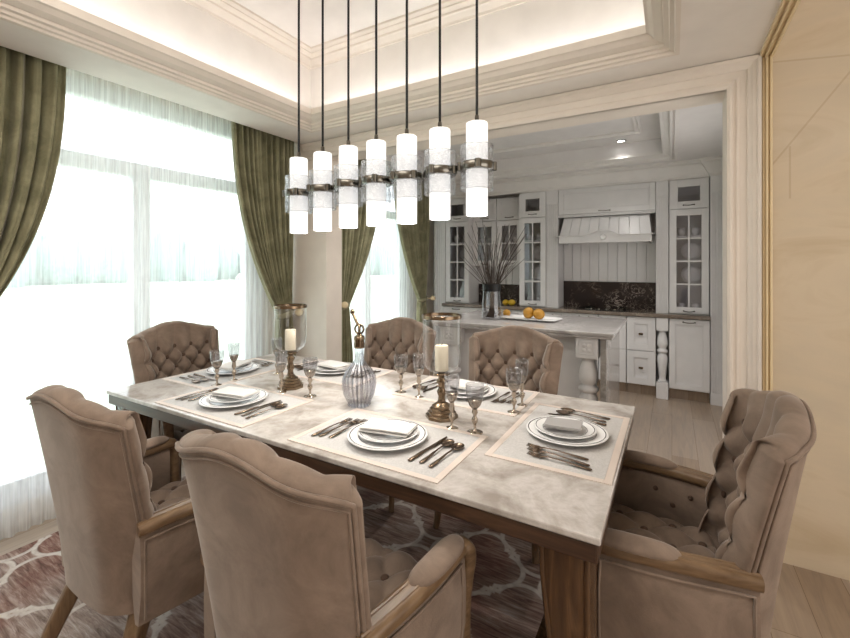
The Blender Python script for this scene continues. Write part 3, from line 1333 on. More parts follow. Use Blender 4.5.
def candle_proto():
    root = thing('candle', 'x', 'candle')
    m = MB()
    m.lathe([(.026, 0), (.027, .002), (.027, .098), (.0245, .102), (.004, .100)], seg=28)
    m.build('wax', M['candle'], root, auto=40)
    MB().tube([(0, 0, .099), (.001, 0, .106), (.003, .001, .112)], .0012, 6).build('wick', M['wick'], root)
    return root
CP = candle_proto()
for i, (x, y, lab) in enumerate(((-1.66, 1.515, 'farther from the viewer, beside the window-end setting'), (-.806, 1.525, 'nearer to the viewer, before the tufted far-side chair'))):
    place(HP, i, (x, y, ST), 0, 'brass candle holder with glass shade, ' + lab, 'hurricane candle holders')
    place(CP, i, (x, y, ST + .188), 0, 'ivory pillar candle in the ' + ('farther', 'nearer')[i] + ' glass-shaded holder', 'pillar candles')

# carafe
cf = thing('carafe', 'ribbed smoky glass carafe with brass collar and ring stopper on the table', 'carafe', (-1.189, 1.475, ST))
pr = [(.048, 0), (.05, .006), (.046, .012), (.052, .02), (.066, .05), (.073, .09), (.07, .125), (.055, .155), (.033, .178), (.021, .195), (.017, .225), (.018, .295)]
m = MB()
m.lathe([(.001, .004)] + pr, seg=72, cap=False, flute=.05, nfl=16)
m.build('bottle', M['carafe'], cf, smooth=True)
m = MB()
pr2 = [(r * .93, z + .004) for r, z in pr[:-1]]
m.lathe([(.001, .012)] + pr2, seg=72, cap=False, flute=.04, nfl=16)
m.build('inner_wall', M['carafe'], cf, smooth=True)
m = MB()
m.lathe([(.019, .25), (.0235, .252), (.0225, .26), (.024, .267), (.022, .28), (.0245, .29), (.022, .303), (.012, .307), (.010, .315)], seg=24)
m.build('collar', M['brass'], cf, smooth=True)
m = MB()
for tilt, zc in ((.3, .333), (-.9, .333)):
    ring = []
    for k in range(25):
        a = 2 * pi * k / 24
        ring.append((.02 * cos(a) * cos(tilt), .02 * cos(a) * sin(tilt), zc + .02 * sin(a)))
    m.tube(ring, .0045, 8, cap=False)
m.tube([(.0, 0, .315), (0, 0, .345)], .006, 10)
P = bez([(.005, .0, .343), (-.015, .004, .358), (-.035, .008, .385), (-.046, .010, .402)], 6)
m.tube(P, [.0065] * len(P), 10)
m.ellipsoid((-.047, .010, .405), (.011, .009, .013), 12, 8)
m.build('stopper', M['brass'], cf, smooth=True)

# ================================================================ PENDANTS
def px_to(u, d):
    a = radians(30.1)
    s = (u - 425) / 426 * d
    return (cos(a) * s - sin(a) * d, sin(a) * s + cos(a) * d)
def pendant_proto():
    root = thing('pendant_light', 'x', 'pendant lamp')
    # origin: bottom of the shade; total shade height .385
    m = MB()
    m.lathe([(.038, .012), (.0385, .004), (.0430, .002), (.0435, .006), (.0435, .370), (.042, .374), (.012, .375)], seg=40, cap=False)
    m.build('opal_shade', M['opal'], root, auto=40)
    m = MB()
    def hw(k, z):
        return .0012 * sin(5 * k * 2 * pi / 48 + z * 90) + .0009 * sin(11 * k * 2 * pi / 48 - z * 140)
    for r0, off in ((.066, 1), (.0625, 1)):
        rows = []
        for i in range(29):
            z = .106 + .176 * i / 28
            rows.append([((r0 + hw(k, z) * off) * cos(2 * pi * k / 48), (r0 + hw(k, z) * off) * sin(2 * pi * k / 48), z) for k in range(48)])
        m.quadgrid(rows, closed_u=True)
    for zz in (.106, .282):
        m.tube([(.0642 * cos(2 * pi * k / 48), .0642 * sin(2 * pi * k / 48), zz + hw(k, zz)) for k in range(49)], .0026, 6, cap=False)
    m.build('glass_sleeve', M['sleeve'], root, smooth=True)
    m = MB()
    m.lathe([(.0475, .183), (.066, .183), (.0685, .187), (.0685, .211), (.066, .215), (.0475, .215), (.0475, .183)], seg=48, cap=False)
    for k in range(4):
        a = k * pi / 2 + .6
        m.lathe([(.002, -.016), (.013, -.016), (.013, .016), (.002, .016)], (.0665 * cos(a), .0665 * sin(a), .2), 12)
    m.build('metal_band', M['nickel'], root, auto=40)
    m = MB()
    m.lathe([(.02, .373), (.02, .381), (.009, .386), (.008, .404), (.004, .410)], seg=20)
    m.build('cap', M['nickel'], root, smooth=True)
    l = bpy.data.lights.new('bulb', 'POINT')
    l.energy = 4.0
    l.color = (1, .95, .88)
    l.shadow_soft_size = .02
    lo = bpy.data.objects.new('bulb', l)
    COL.objects.link(lo)
    lo.parent = root
    lo.location = (0, 0, .04)
    return root
PP = pendant_proto()
rods = []
PR = [(127, 316, 570), (205, 298, 558), (289, 278, 550), (380, 260, 540), (480, 242, 530), (588, 220, 520), (709, 198, 508)]
words = ['first', 'second', 'third', 'fourth, middle', 'fifth', 'sixth', 'seventh']
for i, (cx, t, b) in enumerate(PR):
    u = 260 + cx / 3.269
    hgt = 77 + (95.8 - 77) * i / 6 + (0, 0, 0, .4, .4, .2, 0)[i]
    d = .385 * 426 / hgt
    vt = 60 + t / 3.269
    x, y = px_to(u, d)
    ztop = H + (265 - vt) / 426 * d
    zb = ztop - .385
    lab = 'white cylinder pendant lamp, %s from the window, in the row over the table' % words[i]
    if i == 0:
        lab = 'white cylinder pendant lamp nearest the window in the row over the table'
    if i == 6:
        lab = 'white cylinder pendant lamp farthest from the window in the row over the table'
    o = place(PP, i > 0, (x, y, zb), i * .5, lab, 'pendant lamps over the table')
    rods.append((o, zb))
for o, zb in rods:
    r = MB().tube([(0, 0, .41), (0, 0, 2.912 - zb)], .0055, 8)
    r.lathe([(.05, 2.885 - zb), (.05, 2.911 - zb)], seg=24)
    rod = r.build('rod', M['black'], None, auto=40)
    rod.parent = o

# ================================================================ CURTAINS
def drape(name, lab, X, ya, yb, yt, zt, ztop, folds, gather=.075, sag=2.0, zbot=.03, mat='curtain', amp=.035, bias=0):
    """ya..yb width at the top; gathered to yt at height zt"""
    root = thing(name, lab, 'curtain', (X, (ya + yb) / 2, 0), 0, 'olive velvet curtains')
    m = MB()
    NY, NZ = 150, 60
    rows = []
    cy = (ya + yb) / 2
    random.seed(int(abs(ya) * 1000))
    ph = [random.uniform(-.5, .5) for _ in range(folds + 2)]
    for i in range(NZ + 1):
        z = zbot + (ztop - zbot) * i / NZ
        row = []
        for j in range(NY + 1):
            s = j / NY
            ytop = ya + (yb - ya) * s
            g0 = yt + (s - .5) * 2 * gather
            if z >= zt:
                k = ((ztop - z) / (ztop - zt))
                k = k ** sag
                y = ytop + (g0 - ytop) * k
                comp = k
            else:
                k = (zt - z) / (zt - zbot)
                g1 = yt + (s - .5) * 2 * (gather + .05 * min(1, k * 2))
                y = g1
                comp = 1 - .3 * min(1, k * 2)
            w = 2 * pi * folds * s + ph[int(s * folds)] * 0 + .9 * sin(s * 7)
            a = amp * (.8 + .25 * sin(3 * s * pi + 1)) * (1 - .25 * comp)
            x = a * math.copysign(abs(sin(w)) ** .75, sin(w)) + .010 * sin(w * 2.3 + 1)
            row.append((x - .03 * comp, y - cy, z))
        rows.append(row)
    m.quadgrid(rows)
    o = m.build('cloth', M[mat], root, smooth=True)
    md = o.modifiers.new('thick', 'SOLIDIFY')
    md.thickness = .004
    # tie band round the gathered cloth
    t = MB()
    ring = []
    for k in range(25):
        a = 2 * pi * k / 24
        ring.append((-.03 + (amp + .014) * cos(a), yt - cy + (gather + .012) * sin(a), zt + .02 * sin(a)))
    t.tube(ring, [(.004, .022)] * 25, 8, cap=False)
    t.build('tie_band', M['curtain'], root, smooth=True)
    return root
XC = -2.69
drape('curtain', 'olive velvet curtain at the left edge, swept to the left of the big window', XC, .15, .965, .50, .98, 2.5, 12, sag=2.7)
drape('curtain', 'olive velvet curtain right of the big window, swept towards the pier', XC, 1.915, 2.49, 2.425, .98, 2.5, 11, sag=2.3, gather=.07)
drape('curtain', 'olive velvet curtain left of the kitchen window, behind the pier', XC, 2.84, 3.72, 3.12, .98, 2.5, 9, sag=2.0)
drape('curtain', 'olive velvet curtain right of the kitchen window, beside the glass cabinet', XC, 3.93, 4.78, 4.62, .95, 2.5, 8, sag=2.0)
for lab, y, z in (('round gilt curtain holdback on the pier end of the big window', 2.50, .985), ('gilt curtain holdback left of the kitchen window', 3.06, 1.0), ('gilt curtain holdback right of the kitchen window', 4.75, .95)):
    t = thing('curtain_holdback', lab, 'holdback', (XC, y, z), 0, 'gilt curtain holdbacks')
    MB().tube([(WX - XC, 0, 0), (.05, 0, 0)], .008, 10).build('stem', M['gold'], t)
    m = MB()
    m.lathe([(.004, 0), (.03, .002), (.034, .008), (.03, .014), (.012, .018), (.004, .02)], seg=24)
    o = m.build('rosette', M['gold'], t, smooth=True, loc=(.05, 0, 0))
    o.rotation_euler = (radians(60), 0, radians(40))

def sheer(name, lab, y0, y1, X=-2.86):
    m = MB()
    N = int((y1 - y0) / .006)
    rows = []
    random.seed(9)
    ps = [random.uniform(0, 6) for _ in range(4)]
    for z in (.02, .9, 1.7, 2.51):
        rows.append([(.012 * sin(2 * pi * i * .006 / .06 + 1.2 * sin(i * .031 + ps[0])) + .006 * sin(i * .11 + ps[1] + z * .2), y0 + i * .006 - (y0 + y1) / 2, z) for i in range(N + 1)])
    m.quadgrid(rows)
    o = m.build(name, M['sheer'], smooth=True, loc=(X, (y0 + y1) / 2, 0))
    return tag(o, lab, 'sheer curtain', 'sheer curtains')
sheer('sheer_curtain', 'white sheer curtain across the big dining window', -.9, 2.5)
sheer('sheer_curtain', 'white sheer curtain across the kitchen window', 3.0, 4.85)

# ================================================================ KITCHEN
def handle(m, x, y, z, L=.05):
    P = bez([(x - L, y, z), (x - L * .8, y - .018, z - .002), (x, y - .026, z - .006), (x + L * .8, y - .018, z - .002), (x + L, y, z)], 5)
    m.tube(P, .0042, 8)
    for e in (-L, L):
        m.ellipsoid((x + e, y - .002, z), (.009, .004, .007), 10, 6)


def shaker(parent, x0, x1, z0, z1, y, fw=.05, hz=None, name='door', hl=.05, knob=None):
    """framed door with recessed panel; y is the front plane"""
    m = MB()
    m.box(x0, x0 + fw, y, y + .022, z0, z1)
    m.box(x1 - fw, x1, y, y + .022, z0, z1)
    m.box(x0 + fw, x1 - fw, y, y + .022, z0, z0 + fw)
    m.box(x0 + fw, x1 - fw, y, y + .022, z1 - fw, z1)
    m.box(x0 + fw, x1 - fw, y + .017, y + .021, z0 + fw, z1 - fw)
    # inner bead
    b = .008
    for (a0, a1, c0, c1) in ((x0 + fw, x0 + fw + b, z0 + fw, z1 - fw), (x1 - fw - b, x1 - fw, z0 + fw, z1 - fw), (x0 + fw, x1 - fw, z0 + fw, z0 + fw + b), (x0 + fw, x1 - fw, z1 - fw - b, z1 - fw)):
        m.box(a0, a1, y + .009, y + .018, c0, c1)
    d = m.build(name, M['white'], parent, bevel=.0015)
    if hz is not None:
        h = MB()
        handle(h, (x0 + x1) / 2, y - .001, hz, hl)
        h.build('handle', M['nickel'], d, smooth=True)
    if knob:
        h = MB()
        cx, cz = (x0 + x1) / 2, (z0 + z1) / 2
        h.box(cx - .021, cx + .021, y - .018, y - .006, cz - .011, cz + .011)
        h.box(cx - .006, cx + .006, y - .008, y + .012, cz - .006, cz + .006)
        h.build('knob', M['brass'], d, bevel=.002)
    return d


def glassdoor(parent, x0, x1, z0, z1, y, cols, rows, fw=.05, hz=None, hl=.045, bars=True):
    m = MB()
    m.box(x0, x0 + fw, y, y + .022, z0, z1)
    m.box(x1 - fw, x1, y, y + .022, z0, z1)
    m.box(x0 + fw, x1 - fw, y, y + .022, z0, z0 + fw)
    m.box(x0 + fw, x1 - fw, y, y + .022, z1 - fw, z1)
    for c in range(1, cols):
        xx = x0 + fw + (x1 - x0 - 2 * fw) * c / cols
        m.box(xx - .008, xx + .008, y + .003, y + .018, z0 + fw, z1 - fw)
    for r in range(1, rows):
        zz = z0 + fw + (z1 - z0 - 2 * fw) * r / rows
        m.box(x0 + fw, x1 - fw, y + .004, y + .017, zz - .008, zz + .008)
    d = m.build('door', M['white'], parent, bevel=.0015)
    MB().box(x0 + fw - .004, x1 - fw + .004, y + .010, y + .013, z0 + fw - .004, z1 - fw + .004).build('glass', M['cabglass'], d)
    if hz is not None:
        h = MB()
        handle(h, (x0 + x1) / 2, y - .001, hz, hl)
        h.build('handle', M['nickel'], d, smooth=True)
    return d


def carcass(parent, x0, x1, y0, y1, z0, z1, shelves, name='body'):
    m = MB()
    t = .018
    m.box(x0, x0 + t, y0, y1, z0, z1)
    m.box(x1 - t, x1, y0, y1, z0, z1)
    m.box(x0 + t, x1 - t, y0, y1, z0, z0 + t)
    m.box(x0 + t, x1 - t, y0, y1, z1 - t, z1)
    m.box(x0 + t, x1 - t, y1 - .01, y1, z0 + t, z1 - t)
    for s in shelves:
        m.box(x0 + t, x1 - t, y0 + .01, y1 - .01, s - .009, s + .009)
    return m.build(name, M['white'], parent)


def cab(label, cx, group='kitchen wall cabinets', name='wall_cabinet'):
    return thing(name, label, 'cabinet', (0, 0, 0), 0, group)


CT = .872      # counter top height
def shift(o, dx, dy):
    o.location = (dx, dy, 0)


def tall_cab(label, x0, x1, y0):
    c = thing('display_cabinet', label, 'cabinet', ((x0 + x1) / 2, y0, CT), 0, 'tall glass-fronted cabinets')
    hw = (x1 - x0) / 2
    yb = KB - y0 - .002
    zz = 2.25 - CT
    sp = 1.945 - CT
    sh = [.05 + (sp - .08) * k / 4 for k in (1, 2, 3)]
    carcass(c, -hw, hw, .024, yb, 0.001, zz, sh + [sp + .002])
    glassdoor(c, -hw + .003, hw - .003, .012, sp - .004, 0, 2, 4, .062, .035)
    glassdoor(c, -hw + .003, hw - .003, sp + .004, zz - .004, 0, 1, 1, .075, sp + .04)
    return sh


LT = tall_cab('tall glass-fronted cabinet next to the kitchen curtain', -2.625, -2.285, CF)
MT2 = tall_cab('tall glass-fronted cabinet left of the cooker hood, behind the twigs', -1.615, -1.29, CF)
RT = tall_cab('tall glass-fronted cabinet right of the cooker hood, by the jamb', -.025, .322, CF)
# middle pair, set back and shorter
for x0, x1, lab in ((-2.283, -1.952, 'left'), (-1.948, -1.617, 'right')):
    c = thing('wall_cabinet', 'short glass-fronted wall cabinet, %s of the pair behind the twigs' % lab, 'cabinet', ((x0 + x1) / 2, 5.2, 1.36), 0, 'short glass wall cabinets')
    hw = (x1 - x0) / 2
    carcass(c, -hw, hw, .024, KB - 5.2 - .002, 0, .87, [.29, .585])
    glassdoor(c, -hw + .003, hw - .003, .006, .578, 0, 2, 2, .065, .03)
    shaker(c, -hw + .003, hw - .003, .588, .866, 0, .05, .62)
# dark inside of the small top doors
# dishes on shelves
cupm = None
def cup_proto():
    root = thing('cup', 'x', 'cup')
    MB().lathe([(.022, 0), (.03, .006), (.036, .04), (.038, .085), (.0355, .085), (.033, .04), (.026, .01), (.001, .008)], seg=20).build('vessel', M['porcelain'], root, smooth=True)
    return root
def standplate_proto():
    root = thing('display_plate', 'x', 'plate')
    m = MB()
    R = .095
    m.lathe([(.001, 0), (R * .6, 0), (R, .012), (R, .016), (R * .6, .005), (.001, .005)], seg=36)
    o = m.build('dish', M['porcelain'], root, smooth=True)
    o.rotation_euler = (radians(78), 0, 0)
    o.location = (0, 0, R)
    return root
CPR, SPR = cup_proto(), standplate_proto()
cu = sp_ = 0
def dishes(cx, y0, shelves, nm):
    global cu, sp_
    base = [.02] + [s + .0095 for s in shelves]
    rowsn = ['bottom', 'second', 'third', 'top']
    for r, zb in enumerate(base):
        z = CT + zb
        if r in (1, 2):
            place(SPR, sp_, (cx + .03, y0 + .2, z), 0, 'white plate standing on the %s shelf of %s' % (rowsn[r], nm), 'plates standing in the glass cabinets')
            sp_ = 1
            continue
        for k, dx in enumerate((-.06, .06)):
            place(CPR, cu, (cx + dx, y0 + .12, z), k, '%s white cup on the %s shelf of %s' % (('left', 'right')[k], rowsn[r], nm), 'cups in the glass cabinets')
            cu = 1
dishes(-2.455, CF, LT, 'the cabinet by the kitchen curtain')
dishes(-1.452, CF, MT2, 'the tall cabinet left of the hood')
dishes(.148, CF, RT, 'the cabinet right of the hood')
for x0, nm in ((-2.117, 'left'), (-1.782, 'right')):
    for k, zb in enumerate((1.36 + .0185, 1.36 + .2995)):
        for q_, dx in enumerate((-.055, .05)):
            place(CPR, 1, (x0 + dx, 5.3, zb), 0, '%s white cup, %s shelf, %s short cabinet' % (('left', 'right')[q_], ('lower', 'upper')[k], nm), 'cups in the glass cabinets')

# pilasters
def pilaster(x0, x1, y0, z0, z1, label, flutes=5, base=True):
    c = thing('pilaster', label, 'pilaster', ((x0 + x1) / 2, y0, z0), 0, 'fluted kitchen pilasters')
    hw = (x1 - x0) / 2
    m = MB()
    hgt = z1 - z0
    dep = min(KB - y0 - .003, .3)
    m.box(-hw, hw, .008, dep, 0.001, hgt)
    m.box(-hw, hw, 0, .008, hgt - .15, hgt)
    if base:
        m.box(-hw, hw, -.004, .008, 0.001, .12)
    sp = 2 * hw / (flutes + 1)
    for k in range(flutes + 1):
        x = -hw + sp * (k + .5)
        m.box(x - sp * .32, x + sp * .32, 0, .009, .12 if base else .03, hgt - .17)
    m.build('shaft', M['white'], c, bevel=.002)
    return c
pilaster(-2.80, -2.632, CF, 0, 2.25, 'pale fluted pilaster between the kitchen curtain and the glass cabinets')
pilaster(-1.287, -1.15, CF, CT, 2.25, 'fluted pilaster left of the cooker hood', base=False)
pilaster(-.146, -.03, CF, CT, 2.25, 'fluted pilaster right of the cooker hood', base=False)
pilaster(.328, .462, CF - .05, 0, 2.25, 'full-height fluted pilaster beside the right jamb')

# hood bay
struct(MB().box(-1.15, -.146, KB - .03, KB, 1.18, 1.95), 'trim_beadboard_back', M['white'])
bb = MB()
for k in range(10):
    x = -1.148 + k * .1002
    bb.box(x + .002, x + .0985, KB - .042, KB - .03, 1.18, 1.95)
struct(bb, 'trim_beadboard', M['white'], bevel=.003)
bb = MB()
for k in range(7):
    x = -2.28 + k * .0948
    bb.box(x + .002, x + .093, KB - .02, KB - .002, 1.12, 1.36)
struct(bb, 'trim_beadboard_left', M['white'], bevel=.003)
struct(MB().box(-1.15, -.146, KB - .045, KB, CT, 1.178), 'wall_backsplash', M['emperador'])
struct(MB().box(-2.28, -1.62, KB - .025, KB, CT, 1.12), 'wall_backsplash_left', M['emperador'])
fl = thing('flap_cabinet', 'wide white lift-up cabinet above the cooker hood', 'cabinet', (-.648, CF, 1.95), 0)
carcass(fl, -.5, .5, .024, KB - CF - .045, 0.0, .30, [])
shaker(fl, -.497, .497, .008, .297, 0, .055, .03, hl=.055)
m = MB()
m.box(-.5, .5, -.01, .03, -.012, .0)
m.box(-.5, .5, -.002, .03, -.026, -.012)
m.build('light_rail', M['white'], fl, bevel=.002)

hd = thing('cooker_hood', 'white slanted cooker hood with curved moulding and round emblem', 'cooker hood', (-.648, CF, 1.62), 0)
m = MB()
x0, x1 = -.44, .44
# slanted planked front (several boards)
nb = 9
for k in range(nb):
    a0 = x0 + (x1 - x0) * k / nb + .0015
    a1 = x0 + (x1 - x0) * (k + 1) / nb - .0015
    sc0, sc1 = 1.06, 1.0
    m.prism([(a0 * sc0, -.09, .08), (a1 * sc0, -.09, .08), (a1 * sc1, .03, .296), (a0 * sc1, .03, .296)], (0, .012, 0))
m.build('slanted_front', M['white'], hd, bevel=.0012)
m = MB()
m.prism([(-.462, -.075, .08), (-.44, .045, .296), (-.44, .29, .296), (-.462, .29, .08)], (.012, 0, 0))
m.prism([(.45, -.075, .08), (.428, .045, .296), (.428, .29, .296), (.45, .29, .08)], (.012, 0, 0))
m.box(-.462, .462, -.075, .29, .07, .08)
m.build('casing', M['white'], hd)
m = MB()
top = []
N = 48
for i in range(N + 1):
    x = -.468 + .936 * i / N
    bump_ = .045 * math.exp(-(x / .13) ** 4) if abs(x) < .35 else 0
    top.append((x, -.112, .075 + bump_))
lower = [(-.468, -.112, 0), (.468, -.112, 0)]
m.prism([lower[1], lower[0]] + top, (0, .03, 0))
m.box(-.455, -.44, -.085, .28, 0, .075)
m.box(.44, .455, -.085, .28, 0, .075)
m.build('valance', M['white'], hd, bevel=.002)
m = MB()
P = [Vector(p) + Vector((0, -.008, .004)) for p in top]
P = [Vector((-.492, -.118, .079))] + P + [Vector((.492, -.118, .079))]
m.tube(P, [(.016, .006)] * len(P), 10, sq=3)
m.build('moulding', M['white'], hd, smooth=True)
m = MB()
m.lathe([(.001, -.004), (.03, -.004), (.034, .0), (.03, .008), (.022, .008), (.02, .004), (.001, .006)], seg=28)
em = m.build('emblem', M['porcelain'], hd, smooth=True, loc=(0, -.116, .06))
em.rotation_euler = (radians(90), 0, 0)

# counter top (back run)
m = MB()
m.box(-2.63, .327, 4.985, KB - .001, .832, CT)
m.box(-2.63, .327, 4.975, 4.987, .838, .866)
tag(m.build('countertop', M['counter'], bevel=.004), 'brown granite worktop along the back run of kitchen cabinets', 'worktop')
ck = thing('cooktop', 'black glass cooktop set in the worktop below the hood', 'cooktop', (-.66, 5.2, CT), 0)
MB().box(-.29, .29, -.17, .17, .0, .008).build('glass_plate', M['blackglass'], ck, bevel=.003)
for k, (x, y) in enumerate(((-.17, -.07), (-.17, .09), (.17, -.07), (.17, .09))):
    m = MB()
    m.lathe([(.03, .008), (.03, .016), (.012, .018)], (x, y, 0), 16)
    for a in range(4):
        m.box(x - .055 * abs(cos(a * pi / 2)) - .003, x + .055 * abs(cos(a * pi / 2)) + .003, y - .055 * abs(sin(a * pi / 2)) - .003, y + .055 * abs(sin(a * pi / 2)) + .003, .018, .024)
    m.build('burner', M['nickel'], ck)
m = MB()
for k in range(4):
    m.lathe([(.014, .008), (.013, .024), (.004, .025)], (-.12 + .08 * k, -.155, 0), 14)
m.build('knob', M['nickel'], ck, auto=40)

# base units
LF = 5.015
def base_unit(x0, x1, label):
    c = thing('base_cabinet', label, 'cabinet', ((x0 + x1) / 2, LF, 0), 0, 'white base cabinets')
    hw = (x1 - x0) / 2
    m = MB()
    m.box(-hw, hw, .024, KB - LF - .003, .11, .831)
    m.build('body', M['white'], c)
    MB().box(-hw, hw, .075, .09, .001, .11).build('kick_board', M['floor'], c)
    return c, hw
for x0, x1, lab in ((-.42, -.146, 'white drawer cabinet left of the turned corner post'), (-.70, -.425, 'white drawer cabinet half hidden behind the island end')):
    c, hw = base_unit(x0, x1, lab)
    for z0, z1 in ((.12, .47), (.477, .826)):
        shaker(c, -hw + .002, hw - .002, z0, z1, 0, .07, None, 'drawer', knob=True)
c, hw = base_unit(-.026, .323, 'white base cabinet with panelled door beside the right pilaster')
shaker(c, -hw + .003, hw - .003, .12, .826, 0, .05, .80)
for x0, x1, lab in ((-2.62, -1.9, 'white base cabinet on the left, behind the island'), (-1.895, -1.3, 'white base cabinet behind the island, below the twigs'), (-1.295, -.705, 'white base cabinet under the cooktop')):
    c, hw = base_unit(x0, x1, lab)
    shaker(c, -hw + .002, -.002, .12, .826, 0, .06, .8)
    shaker(c, .002, hw - .002, .12, .826, 0, .06, .8)

def baluster(parent, w, h, blk_t, blk_b, name='turned_post', rosette=False):
    m = MB()
    MB().box(-w / 2, w / 2, -w / 2, w / 2, 0, blk_b).build('foot_block', M['white'], parent, bevel=.003)
    m.box(-w / 2, w / 2, -w / 2, w / 2, h - blk_t, h)
    if rosette:
        f = w * .36
        for (x0, x1, z0, z1) in ((-f, f, -f, -f + .008), (-f, f, f - .008, f), (-f, -f + .008, -f, f), (f - .008, f, -f, f)):
            m.box(x0, x1, -w / 2 - .005, -w / 2, h - blk_t / 2 + z0 * .9, h - blk_t / 2 + z1 * .9)
        for k in range(4):
            a = pi / 4 + k * pi / 2
            m.ellipsoid((.026 * cos(a), -w / 2 - .001, h - blk_t / 2 + .024 * sin(a)), (.016, .005, .014), 12, 6)
        m.ellipsoid((0, -w / 2 - .002, h - blk_t / 2), (.011, .006, .011), 12, 6)
    m.build('top_block', M['white'], parent, bevel=.003)
    m = MB()
    L = h - blk_t - blk_b
    r = w / 2
    prof = [(.72, 0), (.8, .02), (.62, .04), (.55, .07), (.62, .16), (.78, .3), (.92, .42), (.86, .5), (.6, .545), (.58, .56), (.9, .575), (.95, .60), (.9, .625), (.58, .64), (.6, .66), (.86, .70), (.92, .76), (.8, .86), (.58, .94), (.55, .97), (.75, .985), (.75, 1)]
    m.lathe([(r * a, blk_b + L * b) for a, b in prof], seg=28)
    m.build(name, M['white'], parent, smooth=True)
ps = thing('corner_post', 'white turned post between the drawers and the panelled base cabinet', 'post', (-.086, 5.045, .001), 0)
baluster(ps, .108, .83, .13, .17)

# island
IX0, IX1, IY0, IY1 = -1.78, -.345, 3.19, 4.15
isl = thing('kitchen_island', 'kitchen island with grey marble top and carved white corner post', 'kitchen island', (-1.06, 3.67, 0), 0)
def ib(m, x0, x1, y0, y1, z0, z1):
    return m.box(x0 + 1.06, x1 + 1.06, y0 - 3.67, y1 - 3.67, z0, z1)
m = MB()
ib(m, IX0, IX1, IY0, IY1, .872, .90)
ib(m, IX0 + .012, IX1 - .012, IY0 + .012, IY1 - .012, .852, .872)
m.build('worktop', M['islandtop'], isl, bevel=.007, seg=3)
m = MB()
ib(m, IX0 + .06, IX1 - .24, IY0 + .22, IY1 - .05, .1, .852)
ib(m, IX0 + .09, IX1 - .27, IY0 + .25, IY1 - .08, .001, .1)
m.build('body', M['white'], isl, bevel=.003)
m = MB()
ib(m, IX1 - .095, IX1 - .055, IY0 + .05, IY1 - .04, .001, .852)
m.build('end_panel', M['islandend'], isl, bevel=.003)
for lab, px in (('post', IX1 - .185), ('post', IX0 + .14)):
    ps = bpy.data.objects.new('post', None)
    COL.objects.link(ps)
    ps.parent = isl
    ps.location = (px + 1.06, IY0 + .12 - 3.67, .001)
    baluster(ps, .15, .851, .15, .12, 'turned_post', True)

# vase with twigs
VX, VY = -1.367, 3.52
vs = thing('vase', 'faceted clear glass vase holding dark twigs on the island', 'vase', (VX, VY, .9005))
m = MB()
m.lathe([(.082, 0), (.087, .008), (.083, .12), (.074, .25), (.074, .262), (.070, .262), (.070, .25), (.079, .12), (.08, .022), (.001, .018)], seg=14, cap=False)
m.build('body', M['wineglass'], vs, auto=20)
MB().lathe([(.0745, .245), (.077, .246), (.079, .31), (.075, .312), (.070, .31), (.069, .246), (.0745, .245)], seg=24, cap=False).build('neck_band', M['black'], vs, auto=40)
random.seed(21)
for k in range(64):
    a = random.uniform(0, 2 * pi)
    sp = random.uniform(.05, .36)
    hh = random.uniform(.55, .92) - sp * .3
    r0 = .045 * random.random()
    bx, by = -r0 * cos(a), -r0 * sin(a)
    P = bez([(bx, by, .02), (.045 * cos(a) * min(1, sp / .15), .045 * sin(a) * min(1, sp / .15), .26), (cos(a) * sp * .5, sin(a) * sp * .5, .23 + (hh - .23) * .55), (cos(a + .1) * sp, sin(a + .1) * sp, hh)], 4)
    m = MB().tube(P, [0.0034 - .0020 * i / len(P) for i in range(len(P))], 5)
    if k % 3 == 0:
        q_ = P[-5]
        m.tube([q_, q_ + Vector((random.uniform(-.03, .03), random.uniform(-.03, .03), .07))], [.0014, .0008], 5)
    tag(m.build('twig', M['twig'], loc=(VX, VY, .9005)), 'thin dark bare twig in the glass vase on the island', 'twig', 'twigs in the glass vase')

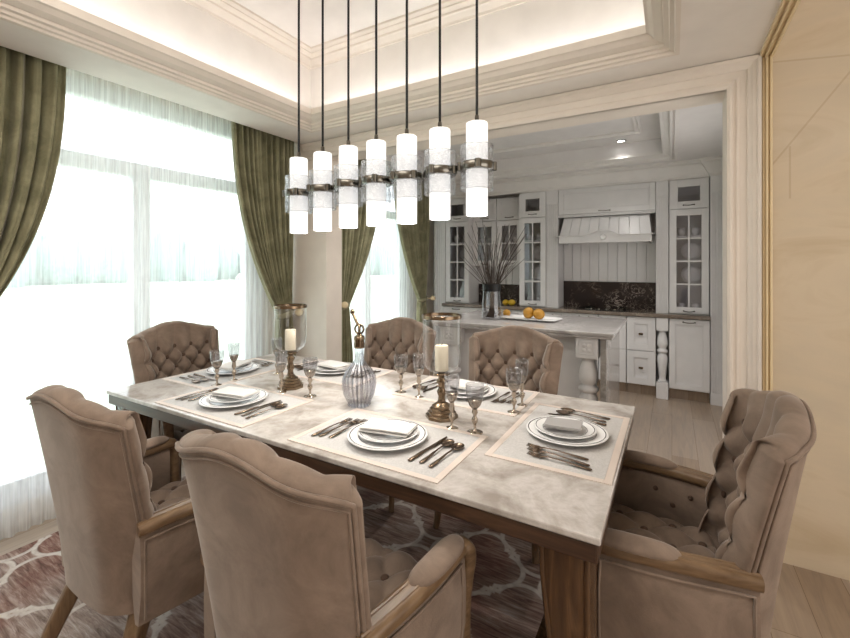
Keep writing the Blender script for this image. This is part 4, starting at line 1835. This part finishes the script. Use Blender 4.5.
tr = thing('serving_tray', 'long white rectangular serving tray on the island holding fruit', 'tray', (-1.06, 3.66, .9005), radians(-4))
m = MB()
rows = []
for (sx, sy, z) in ((.20, .09, 0), (.21, .10, .002), (.245, .13, .016), (.25, .135, .018), (.245, .13, .02), (.2, .095, .008), (.01, .005, .007)):
    row = []
    for k in range(40):
        a = 2 * pi * k / 40
        ca, sa = cos(a), sin(a)
        row.append((sx * math.copysign(abs(ca) ** .3, ca), sy * math.copysign(abs(sa) ** .3, sa), z))
    rows.append(row)
m.quadgrid(rows, closed_u=True)
m.f.append(tuple(range(39, -1, -1)))
m.build('dish', M['porcelain'], tr, auto=50)
def fruit(loc, r, mat, label, kind, rz=0):
    f = thing(kind, label, 'fruit', loc, rz, None)
    m = MB()
    prof = []
    for i in range(15):
        t = -pi / 2 + pi * i / 14
        rr = max(cos(t), .03) * r[0]
        zz = sin(t) * r[1]
        if kind == 'lemon':
            rr = max(cos(t), .03) ** 1.15 * r[0]
        prof.append((rr, zz))
    m.lathe(prof, seg=22)
    o = m.build('flesh', M[mat], f, smooth=True, loc=(0, 0, r[2]))
    o.rotation_euler = (0, radians(80), radians(30)) if kind == 'lemon' else (0, radians(15), 0)
    MB().lathe([(.004, 0), (.003, .008), (.001, .010)], seg=8).build('stem', M['twig'], o, loc=(0, 0, r[1] - .003))
fruit((-1.08, 3.66, .909), (.047, .050, .049), 'orange', 'left of the two yellow-orange fruits on the white tray', 'quince')
fruit((-.985, 3.64, .909), (.050, .045, .046), 'orange', 'right of the two yellow-orange fruits on the white tray', 'quince')
fruit((-1.305, 3.74, .9005), (.034, .036, .035), 'orange', 'yellow-orange fruit on the island between vase and tray', 'quince')
fruit((-1.80, 5.12, CT + .0005), (.035, .044, .036), 'lemon', 'left of two lemons on the back worktop', 'lemon', .3)
fruit((-1.715, 5.10, CT + .0005), (.038, .046, .039), 'lemon', 'right of two lemons on the back worktop', 'lemon', -.4)

# kitchen downlights
for k, (x, y) in enumerate(((-.434, 4.60), (-1.2, 3.42), (-.45, 3.42), (-1.95, 3.42))):
    t = thing('downlight', 'round recessed downlight in the kitchen ceiling' if k else 'lit recessed downlight in the kitchen ceiling tray, over the hood side', 'downlight', (x, y, 2.6), 0, 'kitchen downlights')
    if k == 0:
        pass
    m = MB().lathe([(.045, 0), (.045, -.006), (.034, -.008), (.034, 0)], seg=28, cap=False)
    m.build('ring', M['nickel'], t, auto=40)
    MB().lathe([(.001, -.003), (.034, -.003)], seg=24, cap=False).build('lens', M['led'], t)
    l = bpy.data.lights.new('downlight_beam', 'SPOT')
    l.energy = KDOWN if k else 5.0
    l.spot_size = radians(110)
    l.spot_blend = .6
    l.shadow_soft_size = .04
    l.color = (1, .97, .93)
    lo = bpy.data.objects.new('downlight_beam', l)
    COL.objects.link(lo)
    lo.location = (x, y, 2.585)
